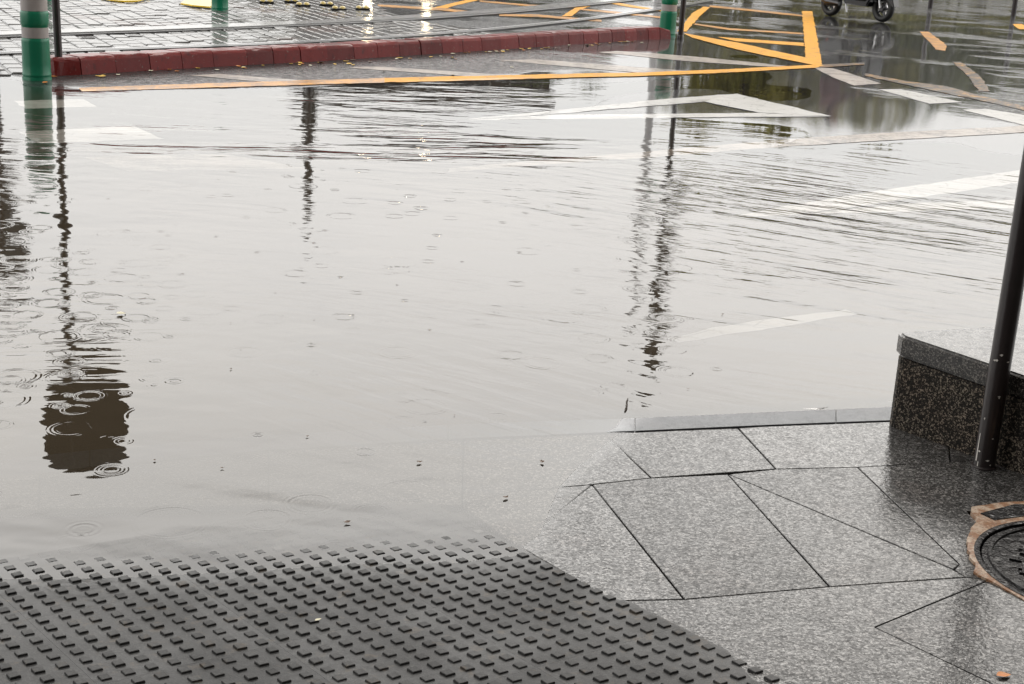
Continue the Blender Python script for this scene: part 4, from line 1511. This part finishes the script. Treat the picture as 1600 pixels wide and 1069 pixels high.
# ------------------------------------------------------------------ far building
bw, bh, bdp = 9.8, 5.4, 8.0
bl = thing('building', (-4.0, 55, .03), math.radians(2), 'low brown brick building far behind the junction', 'building')
M['brick'] = simple('brown_brick', (.035, .027, .022), .8, bump_scale=40, bump_amp=.004, var=.25)
M['glass'] = simple('dark_window_glass', (.03, .034, .04), .06)
M['trim'] = simple('pale_trim', (.16, .15, .14), .7)
bm = bmesh.new()
add_box(bm, (0, bdp / 2, bh / 2), (bw, bdp, bh))
bm_obj('wall', bm, M['brick'], bl)
bm = bmesh.new()
add_box(bm, (0, bdp / 2, bh + .12), (bw + .5, bdp + .5, .24), bevel=.03)
bm_obj('roof', bm, M['trim'], bl)
for fl in range(2):
    for k in range(5):
        if fl == 0 and k == 2: continue
        x, z = -4.0 + k * 2.0, 1.45 + fl * 2.6
        bm = bmesh.new()
        for dx in (-.62, .62): add_box(bm, (x + dx, -.03, z), (.08, .1, 1.7))
        for dz in (-.81, .81): add_box(bm, (x, -.03, z + dz), (1.16, .1, .08))
        add_box(bm, (x, -.02, z), (.06, .06, 1.54))
        w = bm_obj('window', bm, M['trim'], bl)
        bm = bmesh.new()
        add_box(bm, (x, -.008, z), (1.14, .012, 1.52))
        bm_obj('pane', bm, M['glass'], w)
bm = bmesh.new()
add_box(bm, (0, -.03, 1.15), (1.3, .08, 2.3), bevel=.01)
bm_obj('door', bm, M['post'], bl)

# ------------------------------------------------------------------ the building the photographer stands against
fc = thing('corner_building', (0, -1.5, .05), math.radians(16), 'tall dark stone corner building rising right behind the camera', 'building')
M['facade'] = simple('dark_facade_stone', (.10, .092, .085), .7, bump_scale=20, bump_amp=.004, var=.2)
bm = bmesh.new()
add_box(bm, (0, -4.1, 9), (36, 8, 18.4))
bm_obj('wall', bm, M['facade'], fc)
bm = bmesh.new()
add_box(bm, (0, -3.9, 18.35), (36.8, 8.8, .3), bevel=.05)
bm_obj('cornice', bm, M['trim'], fc)
for fl in range(5):
    for k in range(8):
        x, z = -15.4 + k * 4.4, 2.0 + fl * 3.5
        bm = bmesh.new()
        for dx in (-.9, .9): add_box(bm, (x + dx, -.07, z), (.1, .14, 2.3))
        for dz in (-1.1, 1.1): add_box(bm, (x, -.07, z + dz), (1.7, .14, .1))
        w = bm_obj('window', bm, M['trim'], fc)
        bm = bmesh.new()
        add_box(bm, (x, -.085, z), (1.68, .02, 2.08))
        bm_obj('pane', bm, M['glass'], w)

# ------------------------------------------------------------------ trees and hedge on the right
def mat_foliage(name, a, b):
    t = NT(name)
    v = t.pos()
    c = t.mix(t.smooth(t.noise(v, 1.3, 4), .35, .65), a, b)
    c = t.mix(t.smooth(t.noise(v, 9, 2), .3, .7, 0, .6), c, tuple(.6 * k for k in a))
    bs = t.bsdf(c, .55)
    return t.m
M['fol1'] = mat_foliage('yellow_green_foliage', (.15, .15, .003), (.24, .20, .006))
M['fol2'] = mat_foliage('green_foliage', (.065, .09, .005), (.11, .125, .007))
M['bark'] = simple('dark_bark', (.05, .038, .03), .9, bump_scale=30, bump_amp=.01)
def leaf_cloud(centers, radii, per, size, rng):
    V, Fc = [], []
    for c, r in zip(centers, radii):
        n = int(per * r * r)
        d = rng.normal(size=(n, 3))
        d /= np.linalg.norm(d, axis=1)[:, None]
        rad = r * rng.uniform(.45, 1.05, n) ** .6
        p = np.array(c) + d * rad[:, None] * np.array([1, 1, .85])
        a = rng.normal(size=(n, 3))
        a /= np.linalg.norm(a, axis=1)[:, None]
        b = np.cross(a, rng.normal(size=(n, 3)))
        b /= np.linalg.norm(b, axis=1)[:, None]
        s = size * rng.uniform(.6, 1.3, n)
        for k in range(n):
            i0 = len(V)
            V += [p[k] - a[k] * s[k], p[k] + b[k] * s[k] * .5, p[k] + a[k] * s[k], p[k] - b[k] * s[k] * .5]
            Fc.append((i0, i0 + 1, i0 + 2, i0 + 3))
    return V, Fc
def tree(x, y, h, spread, mat, label, seed):
    rng = np.random.default_rng(seed)
    t = thing('tree', (x, y, .02), 0, label, 'tree', 'trees beyond the junction')
    bm = bmesh.new()
    add_tube(bm, [(0, 0, -.1), (.05, .02, h * .25), (-.03, .05, h * .5), (.05, 0, h * .75)], [.16, .12, .09, .03], 10)
    for k in range(5):
        a = k * 1.3 + rng.uniform(0, 1)
        add_tube(bm, [(0, .03, h * (.28 + .06 * k)), (math.cos(a) * spread * .4, math.sin(a) * spread * .4, h * (.45 + .06 * k)), (math.cos(a) * spread * .75, math.sin(a) * spread * .75, h * (.58 + .06 * k))], [.06, .04, .015], 7)
    bm_obj('trunk', bm, M['bark'], t, True)
    cs, rs = [], []
    for k in range(20):
        a, q = rng.uniform(0, 6.28), rng.uniform(0, 1) ** .5 * spread * .8
        cs.append((math.cos(a) * q, math.sin(a) * q, h * rng.uniform(.18, .86)))
        rs.append(rng.uniform(.3, .5) * spread)
    V, Fc = leaf_cloud(cs, rs, 480, .12, rng)
    mesh_obj('crown', V, Fc, mat, t)
az = lambda deg, D: (D * math.sin(math.radians(deg)), D * math.cos(math.radians(deg)))
TR = [(6.6, 44, 4.6, 1.6, 'fol1', 'yellowing tree behind the slim black post, left end of the far trees'), (8.4, 41, 4.5, 1.7, 'fol1', 'yellow green tree between the slim black post and the orange box corner'),
      (10.3, 43, 4.8, 1.8, 'fol1', 'broad yellow green tree behind the orange box corner'), (12.4, 45, 5.0, 1.9, 'fol1', 'broad yellow green tree behind the scooter'),
      (14.6, 47, 4.6, 1.9, 'fol2', 'green tree to the right of the scooter'), (17.0, 50, 4.4, 2.0, 'fol2', 'green tree far off, left of the two thin roadside posts'),
      (19.4, 52, 4.4, 2.0, 'fol1', 'yellowing tree between the two thin roadside posts'), (22, 54, 4.6, 2.1, 'fol2', 'green tree at the right edge, last but one of the far trees'), (25, 56, 4.8, 2.1, 'fol2', 'green tree beyond the right edge of the frame')]
TR += [(1.15, 50, 4.4, 1.7, 'fol2', 'dark bush at the right end of the far brown building'), (-10.2, 52, 3.6, 1.5, 'fol2', 'dark bush at the left end of the far brown building')]
for k, (a, D, h, s_, mk, lb) in enumerate(TR):
    x, y = az(a, D)
    tree(x, y, h, s_, M[mk], lb, 40 + k)
rng = np.random.default_rng(5)
V, Fc = [], []
cs, rs = [], []
for k in range(60):
    x, y = az(10.5 + k * .32, 40.5)
    cs.append((x + rng.normal(0, .1), y + rng.normal(0, .15), .55 + rng.uniform(-.1, .15)))
    rs.append(.55)
V, Fc = leaf_cloud(cs, rs, 420, .08, rng)
hg = thing('hedge', (0, 0, 0), 0, 'long clipped green hedge along the far side of the road at the right', 'hedge')
mesh_obj('foliage', V, Fc, M['fol1'], hg)
bm = bmesh.new()
for k in range(0, 60, 3):
    x, y = az(10.5 + k * .32, 40.5)
    add_tube(bm, [(x, y, 0), (x, y, .5)], .03, 6)
tag(bm_obj('stems', bm, M['bark'], hg), kind='stuff')
for px_, lb in ((1453, 'thin dark post standing at the far roadside, left of two'), (1583, 'thin dark post standing at the far roadside near the right edge')):
    p = P(px_, 14 if px_ < 1500 else 26, .01)
    t = thing('roadside_post', (p[0], p[1], .0), 0, lb, 'post', 'thin posts at the far roadside')
    bm = bmesh.new()
    add_tube(bm, [(0, 0, -.05), (0, 0, 1.0)], .045, 14)
    bm_obj('shaft', bm, M['post'], t, True)
    bm = bmesh.new()
    add_lathe(bm, [(.045, .98), (.06, 1.0), (.05, 1.06), (0, 1.09)], 14)
    bm_obj('cap', bm, M['post'], t, True)

# ------------------------------------------------------------------ leaves, twig, debris
def leaf_mesh(name, L, W, mat, curl=.15):
    v, f = [], []
    n = 6
    for k in range(n + 1):
        u = k / n
        w = W * math.sin(math.pi * min(1, u * 1.02) ** .8) * .5
        z = .0015 + curl * L * (u - .5) ** 2
        v += [(L * (u - .5), -w, z + w * .35), (L * (u - .5), 0, z), (L * (u - .5), w, z + w * .35)]
    for k in range(n):
        a = k * 3
        f += [(a, a + 3, a + 4, a + 1), (a + 1, a + 4, a + 5, a + 2)]
    me = bpy.data.meshes.new(name)
    me.from_pydata(v, [], f)
    me.materials.append(mat)
    me.polygons.foreach_set('use_smooth', [True] * len(me.polygons))
    return me
def leaf(px, me, label, group=None, z=None, rz=None):
    p = PG(*px)
    zz = max(p[2] + .0006, .0015 if z is None else z)
    o = bpy.data.objects.new('fallen_leaf', me)
    o.location = (p[0], p[1], zz)
    o.rotation_euler = (random.uniform(-.08, .08), random.uniform(-.08, .08), random.uniform(0, 6.28) if rz is None else rz)
    COL.objects.link(o)
    return tag(o, label, 'leaf', group)
random.seed(11)
leaf((1568, 1057), leaf_mesh('orange_leaf', .032, .020, M['leaf_orange']), 'orange yellow leaf lying on the granite at the bottom right corner', rz=.25)
leaf((497, 974), leaf_mesh('pale_leaf', .016, .007, M['leaf_pale']), 'tiny pale leaf lying between the studs of the tactile paving', z=.016, rz=.7)
leaf((190, 515.5), leaf_mesh('floating_leaf', .034, .028, M['leaf_pale'], .3), 'small pale leaf floating alone on the calm left half of the puddle', rz=.2)
kl = [leaf_mesh('kerb_leaf', .07, .045, M['leaf_yellow'], .5), leaf_mesh('kerb_leaf', .06, .04, M['leaf_orange'], .5), leaf_mesh('kerb_leaf', .055, .035, M['leaf_brown'], .6), leaf_mesh('kerb_leaf', .05, .035, M['leaf_pale'], .5)]
spots = [(84, 121, 1), (70, 130, 1), (236, 111.5, 3), (265, 110, 1), (309, 107.5, 0), (380, 106.5, 0), (384, 107.5, 1), (411, 103, 0), (468, 102, 0), (485, 103, 3), (545, 101, 0), (552, 102.5, 0),
         (600, 112, 2), (673, 90, 0), (707, 91, 0), (712, 93, 1), (765, 83, 1), (708, 118, 3), (640, 92, 3), (800, 106, 3)]
for k in range(46):
    x = 700 + 345 * random.random() ** .9
    spots.append((x, np.interp(x, [q[0] for q in RK], [q[1] for q in RK]) + random.uniform(1.2, 4.5), random.choice([0, 1, 2, 2, 3])))
for k in range(24):
    x = random.uniform(110, 700)
    spots.append((x, np.interp(x, [q[0] for q in RK], [q[1] for q in RK]) + random.uniform(1.5, 7), random.choice([0, 1, 2, 2, 3])))
for x, y, k in spots:
    part = 'near left end' if x < 390 else 'middle stretch' if x < 720 else 'far right end'
    o = leaf((x, y), kl[k], 'small ' + ['yellow', 'orange', 'brown', 'pale'][k] + ' fallen leaf lying at the foot of the red kerb, ' + part, 'fallen leaves along the red kerb')
    s_ = random.uniform(.6, 1.15)
    o.scale = (s_, s_, s_)
p = P(977, 636)
bm = bmesh.new()
vd = np.array([p[0], p[1]]) / np.linalg.norm(p[:2])
add_tube(bm, [(-vd[0] * .045, -vd[1] * .045, .002), (.004, -.005, .006), (vd[0] * .03 + .003, vd[1] * .03, .006), (vd[0] * .05 + .006, vd[1] * .05, .010)], [.0022, .003, .0028, .0015], 8)
tw = bm_obj('twig', bm, M['bark'], None, True)
tw.location = (p[0], p[1], 0)
tag(tw, 'short dark twig floating upright in the picture near the kerb', 'twig')
deb = leaf_mesh('debris', .018, .012, M['leaf_brown'], .8)
for x, y, lb in ((655, 735, 'dark scrap of leaf floating in the murky shallows at the centre'), (542, 824, 'dark scrap of leaf floating just beyond the studs'), (847, 726, 'small dark scrap of leaf floating left of the granite slabs'),
                 (242, 741, 'tiny dark scrap floating right of the dark reflection'), (480, 703, 'tiny dark scrap floating in the middle of the beige water'), (790, 782, 'tiny dark scrap lying at the water edge on the granite'), (361, 603, 'tiny dark scrap floating above the beige shallows')):
    o = leaf((x, y), deb, lb)
    o.name = 'leaf_scrap'
    s_ = 1.0 if y > 720 and x > 500 else .6
    o.scale = (s_, s_, s_)

random.seed(23)
for k in range(16):
    x, y = random.uniform(150, 1330), random.uniform(420, 760)
    if y > 640 and x > 780: continue
    o = leaf((x, y), deb, 'tiny dark scrap of debris floating on the flooded road', 'tiny scraps floating in the puddle')
    o.name = 'debris_scrap'
    s_ = random.uniform(.3, .7)
    o.scale = (s_, s_, s_)
